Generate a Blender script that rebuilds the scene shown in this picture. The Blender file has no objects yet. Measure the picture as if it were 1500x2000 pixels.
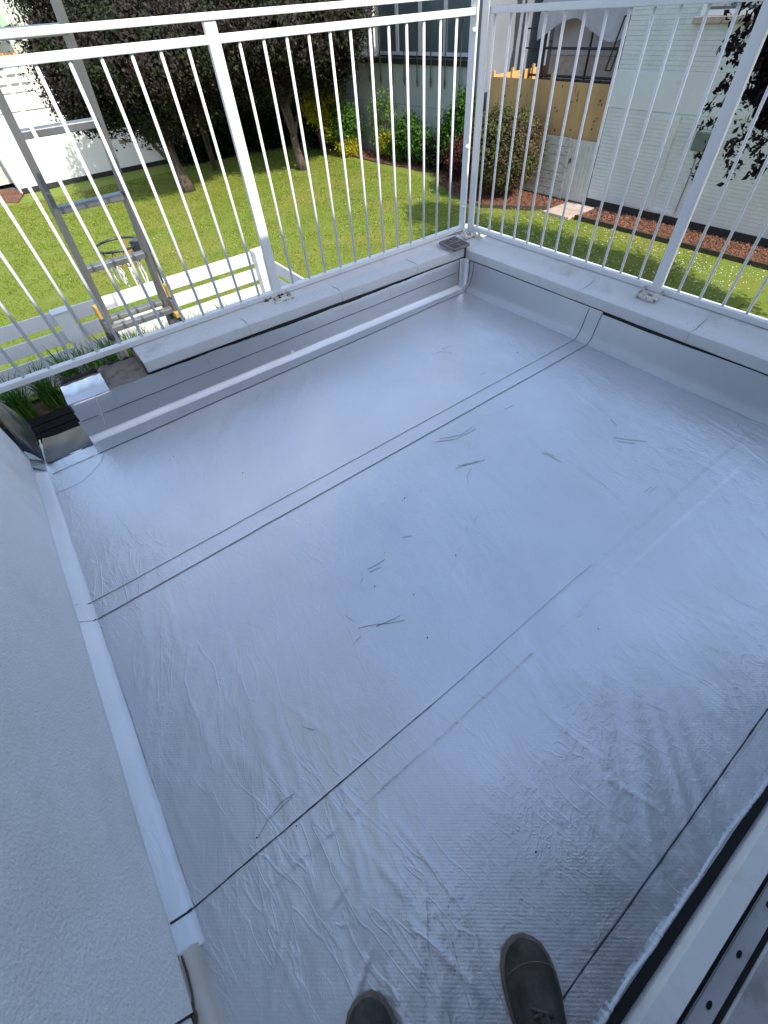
import bpy, math, random
import numpy as np
from mathutils import Vector, Matrix, noise as mnoise
rnd = random.Random(7)
sc = bpy.context.scene
COL = sc.collection
PI = math.pi

# ------------------------------------------------------------------ camera
CAMZ = 1.30
RIGHT = Vector((0.793, -0.607, -0.055)); DOWN = Vector((-0.498, -0.593, -0.632)); FWD = Vector((0.351, 0.528, -0.773))
FWD.normalize(); RIGHT = (RIGHT - FWD * RIGHT.dot(FWD)).normalized(); DOWN = FWD.cross(RIGHT)
cam = bpy.data.cameras.new('camera'); camo = bpy.data.objects.new('camera', cam); COL.objects.link(camo)
m = Matrix((RIGHT, -DOWN, -FWD)).transposed().to_4x4(); m.translation = Vector((0, 0, CAMZ)); camo.matrix_world = m
cam.sensor_width = 36; cam.sensor_fit = 'AUTO'; cam.lens = 829.15 * 36 / 2000
cam.shift_x = -0.00892; cam.shift_y = 0.00695
cam.clip_start = 0.02; cam.clip_end = 500
sc.camera = camo
def px(x, y, z=None, X=None, Y=None):
    """photo pixel -> point on the world plane z=, X= or Y= (used to read positions off the photograph)"""
    d = RIGHT * ((x - 767.84) / 829.15) + DOWN * ((y - 1013.9) / 829.15) + FWD
    C = Vector((0, 0, CAMZ))
    t = (z - CAMZ) / d.z if z is not None else (X / d.x if X is not None else Y / d.y)
    return C + d * t

# ------------------------------------------------------------------ light
SUN_EL = math.radians(43); SUN_K = 0.02        # the sun stands over -Y, a touch towards +X
w = bpy.data.worlds.new('World'); sc.world = w; w.use_nodes = True
nt = w.node_tree; bg = nt.nodes['Background']
sky = nt.nodes.new('ShaderNodeTexSky'); sky.sky_type = 'NISHITA'; sky.sun_disc = False
sky.sun_elevation = SUN_EL; sky.sun_rotation = math.radians(180) - SUN_K; sky.air_density = 1.0; sky.dust_density = 1.0; sky.ozone_density = 0.8
nt.links.new(sky.outputs[0], bg.inputs[0]); bg.inputs[1].default_value = 0.15
sun = bpy.data.lights.new('sun', 'SUN'); sun.energy = 2.8; sun.angle = math.radians(0.5); sun.color = (1, 0.95, 0.87)
suno = bpy.data.objects.new('sun', sun); COL.objects.link(suno)
sd = Vector((SUN_K, -1, 0)).normalized() * math.cos(SUN_EL) + Vector((0, 0, math.sin(SUN_EL)))
suno.rotation_euler = sd.to_track_quat('Z', 'Y').to_euler(); suno.location = (0, -10, 12)
sc.view_settings.view_transform = 'Standard'; sc.view_settings.look = 'None'
sc.view_settings.exposure = 1.32;
try: sc.view_settings.use_white_balance = True; sc.view_settings.white_balance_temperature = 7000
except Exception: pass
sc.view_settings.gamma = 1.0; sc.view_settings.use_curve_mapping = False

# ------------------------------------------------------------------ materials
def mat(name, base, rough=0.6, metal=0.0, spec=0.5, var=0.12, vscale=4.0, bump=0.0, bscale=60.0, dirt=None, dscale=2.0, damt=0.5,
        island=0.0, stretch=(1, 1, 1), bdist=0.01, dlo=.52, dhi=.68):
    mt = bpy.data.materials.new(name); mt.use_nodes = True
    n = mt.node_tree; b = n.nodes['Principled BSDF']
    b.inputs['Roughness'].default_value = rough; b.inputs['Metallic'].default_value = metal
    b.inputs['Specular IOR Level'].default_value = spec
    tc = n.nodes.new('ShaderNodeTexCoord'); mp = n.nodes.new('ShaderNodeMapping'); mp.inputs['Scale'].default_value = stretch
    n.links.new(tc.outputs['Object'], mp.inputs['Vector'])
    nz = n.nodes.new('ShaderNodeTexNoise'); nz.inputs['Scale'].default_value = vscale; nz.inputs['Detail'].default_value = 6
    n.links.new(mp.outputs[0], nz.inputs['Vector'])
    mr = n.nodes.new('ShaderNodeMapRange'); mr.inputs[1].default_value = .3; mr.inputs[2].default_value = .7
    mr.inputs[3].default_value = 1 - var; mr.inputs[4].default_value = 1 + var; n.links.new(nz.outputs['Fac'], mr.inputs[0])
    mx = n.nodes.new('ShaderNodeMix'); mx.data_type = 'RGBA'; mx.blend_type = 'MULTIPLY'; mx.inputs[0].default_value = 1
    mx.inputs[6].default_value = (*base, 1); n.links.new(mr.outputs[0], mx.inputs[7])
    out = mx.outputs[2]
    if island:
        g = n.nodes.new('ShaderNodeNewGeometry'); m2 = n.nodes.new('ShaderNodeMapRange')
        m2.inputs[3].default_value = 1 - island; m2.inputs[4].default_value = 1 + island; n.links.new(g.outputs['Random Per Island'], m2.inputs[0])
        x2 = n.nodes.new('ShaderNodeMix'); x2.data_type = 'RGBA'; x2.blend_type = 'MULTIPLY'; x2.inputs[0].default_value = 1
        n.links.new(out, x2.inputs[6]); n.links.new(m2.outputs[0], x2.inputs[7]); out = x2.outputs[2]
    if dirt:
        nd = n.nodes.new('ShaderNodeTexNoise'); nd.inputs['Scale'].default_value = dscale; nd.inputs['Detail'].default_value = 8; nd.inputs['Roughness'].default_value = .65
        n.links.new(mp.outputs[0], nd.inputs['Vector'])
        m3 = n.nodes.new('ShaderNodeMapRange'); m3.inputs[1].default_value = dlo; m3.inputs[2].default_value = dhi; m3.inputs[4].default_value = damt
        n.links.new(nd.outputs['Fac'], m3.inputs[0])
        x3 = n.nodes.new('ShaderNodeMix'); x3.data_type = 'RGBA'; n.links.new(m3.outputs[0], x3.inputs[0]); n.links.new(out, x3.inputs[6])
        x3.inputs[7].default_value = (*dirt, 1); out = x3.outputs[2]
    n.links.new(out, b.inputs['Base Color'])
    if bump:
        nb = n.nodes.new('ShaderNodeTexNoise'); nb.inputs['Scale'].default_value = bscale; nb.inputs['Detail'].default_value = 5
        n.links.new(mp.outputs[0], nb.inputs['Vector'])
        bp = n.nodes.new('ShaderNodeBump'); bp.inputs['Strength'].default_value = bump; bp.inputs['Distance'].default_value = bdist
        n.links.new(nb.outputs['Fac'], bp.inputs['Height']); n.links.new(bp.outputs[0], b.inputs['Normal'])
    return mt

def leafmat(name, base, var=.45, rough=.45, second=None, trans=.25):
    mt = mat(name, base, rough=max(rough, .6), island=var, var=.15, spec=.16)
    n = mt.node_tree; b = n.nodes['Principled BSDF']; outn = n.nodes['Material Output']
    src = b.inputs['Base Color'].links[0].from_socket
    if second:
        g = n.nodes.new('ShaderNodeTexNoise'); g.inputs['Scale'].default_value = 1.7
        tc = n.nodes.new('ShaderNodeTexCoord'); n.links.new(tc.outputs['Object'], g.inputs['Vector'])
        m3 = n.nodes.new('ShaderNodeMapRange'); m3.inputs[1].default_value = .42; m3.inputs[2].default_value = .6; n.links.new(g.outputs['Fac'], m3.inputs[0])
        x3 = n.nodes.new('ShaderNodeMix'); x3.data_type = 'RGBA'; n.links.new(m3.outputs[0], x3.inputs[0]); n.links.new(src, x3.inputs[6])
        x3.inputs[7].default_value = (*second, 1); n.links.new(x3.outputs[2], b.inputs['Base Color']); src = x3.outputs[2]
    t = n.nodes.new('ShaderNodeBsdfTranslucent'); n.links.new(src, t.inputs['Color'])
    ms = n.nodes.new('ShaderNodeMixShader'); ms.inputs[0].default_value = trans
    n.links.new(b.outputs[0], ms.inputs[1]); n.links.new(t.outputs[0], ms.inputs[2]); n.links.new(ms.outputs[0], outn.inputs['Surface'])
    return mt

def foil_mat(name, base=(.74, .75, .785), rough=.34, metal=.74, weave=1.0, wr=1.0):
    mt = bpy.data.materials.new(name); mt.use_nodes = True
    n = mt.node_tree; N = n.nodes.new; L = n.links.new; b = n.nodes['Principled BSDF']
    b.inputs['Metallic'].default_value = metal
    tc = N('ShaderNodeTexCoord')
    # colour: gentle blotches plus faint grey brown foot marks and scratches
    n1 = N('ShaderNodeTexNoise'); n1.inputs['Scale'].default_value = 2.2; n1.inputs['Detail'].default_value = 7; L(tc.outputs['Object'], n1.inputs['Vector'])
    mr = N('ShaderNodeMapRange'); mr.inputs[1].default_value = .3; mr.inputs[2].default_value = .7; mr.inputs[3].default_value = .93; mr.inputs[4].default_value = 1.05; L(n1.outputs['Fac'], mr.inputs[0])
    mx = N('ShaderNodeMix'); mx.data_type = 'RGBA'; mx.blend_type = 'MULTIPLY'; mx.inputs[0].default_value = 1; mx.inputs[6].default_value = (*base, 1); L(mr.outputs[0], mx.inputs[7])
    out = mx.outputs[2]
    for rot, st, sc_, lo, hi, colr in ((.5, (1, 9, 1), 10, .70, .78, (.26, .25, .24)), (-.35, (1, 11, 1), 8, .70, .79, (.28, .26, .24)), (1.1, (3, 3, 1), 26, .74, .80, (.22, .2, .18))):
        mp = N('ShaderNodeMapping'); mp.inputs['Rotation'].default_value = (0, 0, rot); mp.inputs['Scale'].default_value = st; L(tc.outputs['Object'], mp.inputs['Vector'])
        nn = N('ShaderNodeTexNoise'); nn.inputs['Scale'].default_value = sc_; nn.inputs['Detail'].default_value = 9; nn.inputs['Roughness'].default_value = .75; L(mp.outputs[0], nn.inputs['Vector'])
        m2 = N('ShaderNodeMapRange'); m2.inputs[1].default_value = lo; m2.inputs[2].default_value = hi; m2.inputs[4].default_value = .6; L(nn.outputs['Fac'], m2.inputs[0])
        # only in patches
        np_ = N('ShaderNodeTexNoise'); np_.inputs['Scale'].default_value = 2.6; np_.noise_dimensions = '4D'; np_.inputs['W'].default_value = rot * 3; L(tc.outputs['Object'], np_.inputs['Vector'])
        m4 = N('ShaderNodeMapRange'); m4.inputs[1].default_value = .5; m4.inputs[2].default_value = .62; L(np_.outputs['Fac'], m4.inputs[0])
        mu = N('ShaderNodeMath'); mu.operation = 'MULTIPLY'; L(m2.outputs[0], mu.inputs[0]); L(m4.outputs[0], mu.inputs[1])
        x = N('ShaderNodeMix'); x.data_type = 'RGBA'; L(mu.outputs[0], x.inputs[0]); L(out, x.inputs[6]); x.inputs[7].default_value = (*colr, 1); out = x.outputs[2]
    L(out, b.inputs['Base Color'])
    n3 = N('ShaderNodeTexNoise'); n3.inputs['Scale'].default_value = 5; n3.inputs['Detail'].default_value = 5; L(tc.outputs['Object'], n3.inputs['Vector'])
    m5 = N('ShaderNodeMapRange'); m5.inputs[1].default_value = .3; m5.inputs[2].default_value = .7; m5.inputs[3].default_value = rough - .05; m5.inputs[4].default_value = rough + .08; L(n3.outputs['Fac'], m5.inputs[0]); L(m5.outputs[0], b.inputs['Roughness'])
    # relief: woven reinforcement showing through, crinkles at several sizes
    def rmap(rot, st, loc=0):
        a = N('ShaderNodeMapping'); a.inputs['Rotation'].default_value = (0, 0, rot); a.inputs['Location'].default_value = (loc, loc, 0); L(tc.outputs['Object'], a.inputs['Vector'])
        b_ = N('ShaderNodeMapping'); b_.inputs['Scale'].default_value = st; L(a.outputs[0], b_.inputs['Vector']); return b_
    prev = None
    def addb(h, st, dist):
        nonlocal prev
        bp = N('ShaderNodeBump'); bp.inputs['Strength'].default_value = st; bp.inputs['Distance'].default_value = dist; L(h, bp.inputs['Height'])
        if prev: L(prev, bp.inputs['Normal'])
        prev = bp.outputs[0]
    msk = N('ShaderNodeTexNoise'); msk.inputs['Scale'].default_value = 1.6; L(tc.outputs['Object'], msk.inputs['Vector'])
    mm = N('ShaderNodeMapRange'); mm.inputs[1].default_value = .38; mm.inputs[2].default_value = .62; mm.inputs[3].default_value = .25; L(msk.outputs['Fac'], mm.inputs[0])
    for rot, scl in ((math.radians(-52), 190), (math.radians(38), 230)):
        mp = N('ShaderNodeMapping'); mp.inputs['Rotation'].default_value = (0, 0, rot); L(tc.outputs['Object'], mp.inputs['Vector'])
        wv = N('ShaderNodeTexWave'); wv.inputs['Scale'].default_value = scl / 4; wv.inputs['Distortion'].default_value = 1.1; wv.inputs['Detail Scale'].default_value = 3; L(mp.outputs[0], wv.inputs['Vector'])
        mu = N('ShaderNodeMath'); mu.operation = 'MULTIPLY'; L(wv.outputs['Fac'], mu.inputs[0]); L(mm.outputs[0], mu.inputs[1])
        addb(mu.outputs[0], .065 * weave if rot < 0 else .045 * weave, .002)
    def ridged(rot, st, sc_, dist, wdt, seed_):
        mp = rmap(rot, st, seed_)
        nn = N('ShaderNodeTexNoise'); nn.inputs['Scale'].default_value = sc_; nn.inputs['Detail'].default_value = 3; nn.inputs['Distortion'].default_value = dist; L(mp.outputs[0], nn.inputs['Vector'])
        a = N('ShaderNodeMath'); a.operation = 'SUBTRACT'; L(nn.outputs['Fac'], a.inputs[0]); a.inputs[1].default_value = .5
        c = N('ShaderNodeMath'); c.operation = 'ABSOLUTE'; L(a.outputs[0], c.inputs[0])
        e_ = N('ShaderNodeMapRange'); e_.interpolation_type = 'SMOOTHSTEP'; e_.inputs[1].default_value = 0; e_.inputs[2].default_value = wdt; e_.inputs[3].default_value = 1; e_.inputs[4].default_value = 0; L(c.outputs[0], e_.inputs[0])
        mk = N('ShaderNodeTexNoise'); mk.inputs['Scale'].default_value = 2.4; mk.inputs['Detail'].default_value = 2; mk.noise_dimensions = '4D'; mk.inputs['W'].default_value = seed_ * 3.1; L(tc.outputs['Object'], mk.inputs['Vector'])
        g_ = N('ShaderNodeMapRange'); g_.inputs[1].default_value = .44; g_.inputs[2].default_value = .72; L(mk.outputs['Fac'], g_.inputs[0])
        m_ = N('ShaderNodeMath'); m_.operation = 'MULTIPLY'; L(e_.outputs[0], m_.inputs[0]); L(g_.outputs[0], m_.inputs[1]); return m_.outputs[0]
    for rot, st, sc_, dist, wdt, sd_, s, d in ((.25, (4.5, 1, 1), 2.3, .35, .030, 1.3, .36, .003), (-.12, (5, 1, 1), 3.2, .3, .028, 4.1, .32, .003), (.3, (1.5, 1, 1), 9, 1.0, .035, 7.7, .15, .0025), (1.2, (1.6, 1, 1), 22, .9, .06, 2.2, .24, .002)):
        addb(ridged(rot, st, sc_, dist, wdt, sd_), s * wr, d)
    for rot, st, sc_, s, d in ((.2, (2.2, 1, 1), 9, .30 * wr, .007), (0, (1, 1, 1), 46, .24 * wr, .0035)):
        mp = rmap(rot, st)
        nn = N('ShaderNodeTexNoise'); nn.inputs['Scale'].default_value = sc_; nn.inputs['Detail'].default_value = 6; nn.inputs['Distortion'].default_value = .5; L(mp.outputs[0], nn.inputs['Vector'])
        addb(nn.outputs['Fac'], s, d)
    L(prev, b.inputs['Normal'])
    return mt

M = {}
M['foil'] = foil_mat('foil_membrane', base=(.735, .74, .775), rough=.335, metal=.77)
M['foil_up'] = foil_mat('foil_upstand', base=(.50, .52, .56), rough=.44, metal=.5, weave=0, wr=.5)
M['fillet'] = foil_mat('foil_fillet_lightened', base=(.80, .81, .84), rough=.42, metal=.45, weave=0, wr=.5)  # same foil made paler: brightness from facing the sky put into the colour
M['bead'] = mat('bitumen_bead', (.035, .04, .05), rough=.45, var=.3, vscale=40, bump=.3, bscale=90, bdist=.002)
M['scuff'] = mat('pale_brown_scuff', (.42, .41, .39), rough=.8, var=.3, vscale=60)
M['scuff_dark'] = mat('brown_scuff', (.24, .23, .215), rough=.8, var=.4, vscale=60)
M['crease'] = mat('foil_crease', (.75, .77, .82), rough=.3, metal=.6)
M['chute'] = mat('chute_mirror_tint', (.020, .032, .065), rough=.3, metal=0, spec=.12, bump=.1, bscale=9, bdist=.02, dirt=(.06, .04, .03), dscale=5, damt=.6)  # dark blue and brown reflections are put into the base colour
M['render'] = mat('wall_render', (.90, .88, .86), rough=.85, bump=.7, bscale=140, bdist=.005, var=.05, vscale=1.5, dirt=(.60, .57, .53), dscale=2.5, damt=.35)
M['render2'] = mat('smooth_render', (.62, .64, .65), rough=.85, bump=.1, bscale=60, var=.05, vscale=1)
M['plinth'] = mat('cream_plinth', (.66, .62, .54), rough=.6, var=.08, vscale=8, dirt=(.30, .19, .11), dscale=11, damt=.35, bump=.25, bscale=40, bdist=.003)
M['crack'] = mat('brown_crack', (.12, .08, .055), rough=.9, var=.3, vscale=30, bump=.5, bscale=120)
M['coping'] = mat('painted_coping', (.60, .61, .63), rough=.55, var=.04, vscale=6, bump=.28, bscale=35, bdist=.004, dirt=(.40, .38, .34), dscale=6, damt=.6, dlo=.54, dhi=.70)
M['paint'] = mat('white_paint', (.74, .75, .77), rough=.35, var=.03, bump=.05, bscale=80, bdist=.002)
M['oldpaint'] = mat('old_white_paint', (.68, .66, .60), rough=.6, var=.1, vscale=20, dirt=(.10, .09, .07), dscale=22, damt=.9, bump=.6, bscale=90, bdist=.004, dlo=.5, dhi=.6)
M['mortar'] = mat('mortar', (.22, .185, .165), rough=.95, var=.25, vscale=14, bump=.9, bscale=55, bdist=.01, dirt=(.10, .08, .07), dscale=18, damt=.8)
M['soot'] = mat('dark_mortar', (.07, .065, .055), rough=.95, var=.4, vscale=20, bump=1, bscale=45, bdist=.012)
M['steel'] = mat('cast_metal', (.24, .21, .19), rough=.5, metal=.6, var=.2, vscale=30, bump=.4, bscale=90, bdist=.002)
M['alu'] = mat('aluminium', (.40, .40, .39), rough=.42, metal=.85, var=.12, vscale=12, bump=.15, bscale=120, stretch=(1, 1, .2), dirt=(.30, .29, .27), dscale=9, damt=.7)
M['alu_dull'] = mat('dull_aluminium', (.24, .24, .235), rough=.5, metal=.7, var=.15, vscale=12, stretch=(1, 1, .2))
M['yellow'] = mat('yellow_plastic', (.50, .31, .06), rough=.45, var=.1)
M['black'] = mat('black_plastic', (.02, .022, .026), rough=.4)
M['navy'] = mat('dark_metal', (.03, .045, .055), rough=.35, metal=.3)
M['net_w'] = mat('net_white', (.75, .74, .72), rough=.9)
M['net_r'] = mat('net_red', (.40, .09, .04), rough=.9)
M['fence'] = mat('painted_boards', (.62, .64, .67), rough=.6, var=.04, vscale=3, bump=.1, bscale=30, dirt=(.5, .5, .45), dscale=6, damt=.3)
M['slat'] = mat('white_slats', (.78, .78, .76), rough=.6, var=.05)
M['lawn'] = None
M['mulch'] = mat('bark_mulch', (.14, .065, .04), rough=.95, var=.4, vscale=30, bump=1, bscale=25, bdist=.03)
M['chips'] = mat('bark_chips', (.20, .085, .05), rough=.9, island=.65)
M['edging'] = mat('timber_edging', (.05, .04, .025), rough=.9, var=.3, vscale=8)
M['slab'] = mat('stone_slab', (.42, .34, .29), rough=.9, var=.15, vscale=6, bump=.3, bscale=40)
M['whitewall'] = mat('white_wall', (.76, .76, .74), rough=.8, var=.03, vscale=1.2, bump=.15, bscale=25, bdist=.01)
M['brick'] = mat('painted_brick', (.60, .615, .625), rough=.6, var=.05, vscale=3, bump=.35, bscale=30, bdist=.008, island=.012, dirt=(.48, .50, .48), dscale=1.3, damt=.4)
M['brickwall'] = mat('painted_joint', (.55, .56, .565), rough=.8, var=.08, vscale=2, bump=.3, bscale=30)
M['smooth'] = mat('painted_band', (.61, .625, .635), rough=.6, var=.04, vscale=2, bump=.2, bscale=12, bdist=.01)
M['greywall'] = mat('grey_render', (.30, .33, .33), rough=.85, var=.08, vscale=.8, bump=.2, bscale=10, bdist=.02)
M['bluewall'] = mat('blue_grey_render', (.17, .19, .22), rough=.85, var=.08, vscale=.8, bump=.2, bscale=10, bdist=.02)
M['blackbase'] = mat('black_base', (.012, .013, .015), rough=.7, var=.3, vscale=5)
M['glass'] = mat('window_glass', (.10, .125, .135), rough=.06, spec=.9, var=.3, vscale=.7)
M['frame'] = mat('window_frame', (.55, .57, .58), rough=.5)
M['curtain'] = mat('curtain', (.55, .50, .50), rough=.9, var=.12, vscale=4, stretch=(1, 6, .4))
M['rail_dark'] = mat('dark_rail', (.05, .055, .05), rough=.5, metal=.4)
M['ply'] = mat('plywood', (.46, .28, .12), rough=.7, var=.18, vscale=2.5, stretch=(1, 1, .25), dirt=(.10, .05, .025), dscale=5.5, damt=.75, dlo=.62, dhi=.68)
M['newwood'] = mat('new_softwood', (.62, .36, .14), rough=.7, var=.12, vscale=8)
M['sheet'] = mat('scaffold_sheeting', (.42, .40, .43), rough=.5, var=.12, vscale=2, bump=.5, bscale=3, bdist=.05)
M['oldwood'] = mat('weathered_white_boards', (.55, .55, .50), rough=.8, var=.12, vscale=4, dirt=(.10, .10, .08), dscale=5, damt=.75, stretch=(1, 1, 3), dlo=.56, dhi=.64)
M['gate'] = mat('pale_gate_boards', (.52, .52, .48), rough=.8, var=.1, vscale=6, dirt=(.3, .3, .26), dscale=4, damt=.4)
M['meter'] = mat('green_meter_box', (.11, .15, .135), rough=.4, var=.1)
M['awn_g'] = mat('awning_green', (.20, .32, .20), rough=.8)
M['awn_w'] = mat('awning_white', (.72, .74, .66), rough=.8)
M['palewall'] = mat('pale_green_wall', (.42, .46, .40), rough=.85, var=.05)
M['bark'] = mat('tree_bark', (.075, .058, .045), rough=.95, var=.35, vscale=9, bump=1, bscale=14, bdist=.04, stretch=(1, 1, .35))
M['plum'] = leafmat('plum_leaves', (.034, .024, .026), var=.6, rough=.5, second=(.026, .036, .018), trans=.2)
M['plum_near'] = leafmat('dark_plum_leaves', (.014, .007, .011), var=.7, rough=.45, second=(.012, .010, .012), trans=.12)
M['darkgreen'] = leafmat('dark_green_leaves', (.010, .018, .010), var=.5, rough=.5, trans=.15)
M['midgreen'] = leafmat('mid_green_leaves', (.05, .13, .022), var=.5, rough=.5, trans=.35)
M['lime'] = leafmat('lime_leaves', (.10, .20, .03), var=.4, rough=.5, trans=.4)
M['gold'] = leafmat('golden_leaves', (.36, .34, .03), var=.4, rough=.5, trans=.4)
M['bushl'] = leafmat('mottled_bush_leaves', (.10, .075, .045), var=.6, rough=.45, second=(.085, .10, .035), trans=.2)
M['redbush'] = leafmat('dark_red_leaves', (.09, .03, .03), var=.5)
M['blade'] = leafmat('strappy_leaves', (.07, .17, .03), var=.55, rough=.35, trans=.35)
M['blade_pale'] = leafmat('pale_strappy_leaves', (.35, .42, .22), var=.35, rough=.35, trans=.3)
M['daisy'] = mat('daisy_petals', (.82, .82, .80), rough=.8)
M['orange'] = mat('orange_flowers', (.55, .22, .05), rough=.8, island=.4)
M['planter'] = mat('black_planter', (.01, .011, .012), rough=.5)
M['decking'] = mat('dark_decking', (.05, .055, .055), rough=.7, var=.3, vscale=6)
M['shoe'] = mat('shoe_suede', (.055, .054, .050), rough=.95, spec=.12, var=.4, vscale=18, bump=.9, bscale=55, bdist=.005, dirt=(.12, .11, .095), dscale=14, damt=.75, dlo=.45, dhi=.75)
M['sole'] = mat('shoe_sole', (.15, .115, .09), rough=.85, var=.3, vscale=30, bump=.5, bscale=120, bdist=.003)
M['lace'] = mat('shoe_lace', (.085, .085, .08), rough=.9, var=.3, vscale=60)
M['denim'] = mat('dark_denim', (.014, .017, .023), rough=.95, var=.3, vscale=14, bump=.5, bscale=220, bdist=.002)
M['upvc'] = mat('white_upvc', (.82, .81, .80), rough=.3, var=.03, dirt=(.35, .32, .30), dscale=9, damt=.3)
M['track'] = mat('grey_track', (.55, .54, .55), rough=.4, var=.08, vscale=10, dirt=(.2, .18, .16), dscale=12, damt=.5)
M['rubber'] = mat('black_rubber', (.008, .008, .009), rough=.6)
M['roofgrey'] = mat('roof_felt', (.10, .10, .11), rough=.9)

def lawnmat():
    mt = mat('lawn_grass', (.145, .205, .020), rough=.9, var=.25, vscale=40, bump=.8, bscale=60, bdist=.03)
    n = mt.node_tree; b = n.nodes['Principled BSDF']; L = n.links.new
    src = b.inputs['Base Color'].links[0].from_socket
    tc = n.nodes.new('ShaderNodeTexCoord')
    for scl, lo, hi, amt, c in ((.45, .48, .66, .55, (.24, .22, .045)), (2.2, .55, .72, .5, (.20, .19, .05)), (1.1, .55, .7, .5, (.075, .15, .02))):
        z = n.nodes.new('ShaderNodeTexNoise'); z.inputs['Scale'].default_value = scl; z.inputs['Detail'].default_value = 8; z.inputs['Roughness'].default_value = .6; L(tc.outputs['Object'], z.inputs['Vector'])
        mr = n.nodes.new('ShaderNodeMapRange'); mr.inputs[1].default_value = lo; mr.inputs[2].default_value = hi; mr.inputs[4].default_value = amt; L(z.outputs['Fac'], mr.inputs[0])
        x = n.nodes.new('ShaderNodeMix'); x.data_type = 'RGBA'; L(mr.outputs[0], x.inputs[0]); L(src, x.inputs[6]); x.inputs[7].default_value = (*c, 1); src = x.outputs[2]
    L(src, b.inputs['Base Color'])
    return mt
M['lawn'] = lawnmat()
M['grassblade'] = leafmat('grass_blades', (.145, .21, .020), var=.28, rough=.7, second=(.20, .21, .045), trans=.35)

# ------------------------------------------------------------------ mesh helpers
class MB:
    def __init__(s): s.v = []; s.f = []
    def add(s, vs, fs):
        k = len(s.v); s.v += [tuple(v) for v in vs]; s.f += [tuple(i + k for i in f) for f in fs]; return s
    def box(s, x0, x1, y0, y1, z0, z1):
        return s.add([(x0, y0, z0), (x1, y0, z0), (x1, y1, z0), (x0, y1, z0), (x0, y0, z1), (x1, y0, z1), (x1, y1, z1), (x0, y1, z1)],
                     [(0, 3, 2, 1), (4, 5, 6, 7), (0, 1, 5, 4), (1, 2, 6, 5), (2, 3, 7, 6), (3, 0, 4, 7)])
    def bar(s, a, b, wx, wy, up=Vector((0, 0, 1))):
        a = Vector(a); b = Vector(b); d = (b - a).normalized()
        u = d.cross(up)
        if u.length < 1e-4: u = Vector((1, 0, 0))
        u.normalize(); v = u.cross(d)
        vs = [p + u * su * wx / 2 + v * sv * wy / 2 for p in (a, b) for su, sv in ((-1, -1), (1, -1), (1, 1), (-1, 1))]
        return s.add(vs, [(0, 1, 2, 3), (7, 6, 5, 4), (0, 4, 5, 1), (1, 5, 6, 2), (2, 6, 7, 3), (3, 7, 4, 0)])
    def tube(s, pts, r, n=8, closed=False):
        pts = [Vector(p) for p in pts]; rs = r if isinstance(r, (list, tuple)) else [r] * len(pts)
        rings = []; ref = None
        for i, p in enumerate(pts):
            d = (pts[(i + 1) % len(pts)] - pts[i - 1]) if closed else (pts[min(i + 1, len(pts) - 1)] - pts[max(i - 1, 0)])
            d.normalize()
            if ref is None: ref = Vector((0, 0, 1)) if abs(d.z) < .9 else Vector((1, 0, 0))
            u = d.cross(ref).normalized(); v = u.cross(d); ref = v if not closed else ref
            rings.append([p + (u * math.cos(2 * PI * k / n) + v * math.sin(2 * PI * k / n)) * rs[i] for k in range(n)])
        vs = [q for rg in rings for q in rg]; fs = []
        m_ = len(rings)
        for i in range(m_ if closed else m_ - 1):
            j = (i + 1) % m_
            for k in range(n): fs.append((i * n + k, i * n + (k + 1) % n, j * n + (k + 1) % n, j * n + k))
        if not closed: fs += [tuple(range(n))[::-1], tuple((m_ - 1) * n + k for k in range(n))]
        return s.add(vs, fs)
    def extrude(s, prof, axis, a, b, cap=True):
        """prof: list of (d,z); axis 'x' -> profile in (y,z) swept along x; 'y' -> profile in (x,z) swept along y"""
        n = len(prof)
        vs = [((t, d, z) if axis == 'x' else (d, t, z)) for t in (a, b) for d, z in prof]
        fs = [(i, (i + 1) % n, n + (i + 1) % n, n + i) for i in range(n)]
        if cap: fs += [tuple(range(n))[::-1], tuple(range(n, 2 * n))]
        return s.add(vs, fs)

def build(name, mb, m_, parent=None, smooth=False, bevel=0, kind=None, data=None):
    if data is None:
        off = Vector((0, 0, 0))
        if parent is not None:
            off = world_of(parent)
        me = bpy.data.meshes.new(name)
        me.from_pydata([(v[0] - off.x, v[1] - off.y, v[2] - off.z) for v in mb.v], [], mb.f); me.update()
        if bevel:
            import bmesh
            bm = bmesh.new(); bm.from_mesh(me); bmesh.ops.recalc_face_normals(bm, faces=bm.faces)
            bmesh.ops.bevel(bm, geom=bm.edges[:], offset=bevel, segments=2, affect='EDGES', profile=.5); bm.to_mesh(me); bm.free()
        else:
            import bmesh
            bm = bmesh.new(); bm.from_mesh(me); bmesh.ops.recalc_face_normals(bm, faces=bm.faces); bm.to_mesh(me); bm.free()
        if smooth: me.polygons.foreach_set('use_smooth', [True] * len(me.polygons))
        me.materials.append(m_)
    else: me = data
    o = bpy.data.objects.new(name, me); COL.objects.link(o)
    if parent is not None: o.parent = parent
    if kind: o['kind'] = kind
    return o
def world_of(o):
    p = Vector(o.location)
    while o.parent: o = o.parent; p += Vector(o.location)
    return p
def tag(o, label, cat, group=None):
    o['label'] = label; o['category'] = cat
    if group: o['group'] = group
    return o
def thing(name, loc, label, cat, group=None):
    o = bpy.data.objects.new(name, None); COL.objects.link(o); o.location = loc; o.empty_display_size = .1
    return tag(o, label, cat, group)
def copy_part(o, parent, delta):
    c = o.copy(); COL.objects.link(c); c.parent = parent; c.location = Vector(o.location) + Vector(delta)
    for ch in list(o.children):
        g = ch.copy(); COL.objects.link(g); g.parent = c
    return c
def smooth_angle(o, deg=40):
    me = o.data; me.polygons.foreach_set('use_smooth', [True] * len(me.polygons))
    try: me.set_sharp_from_angle(angle=math.radians(deg))
    except Exception: pass
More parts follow.
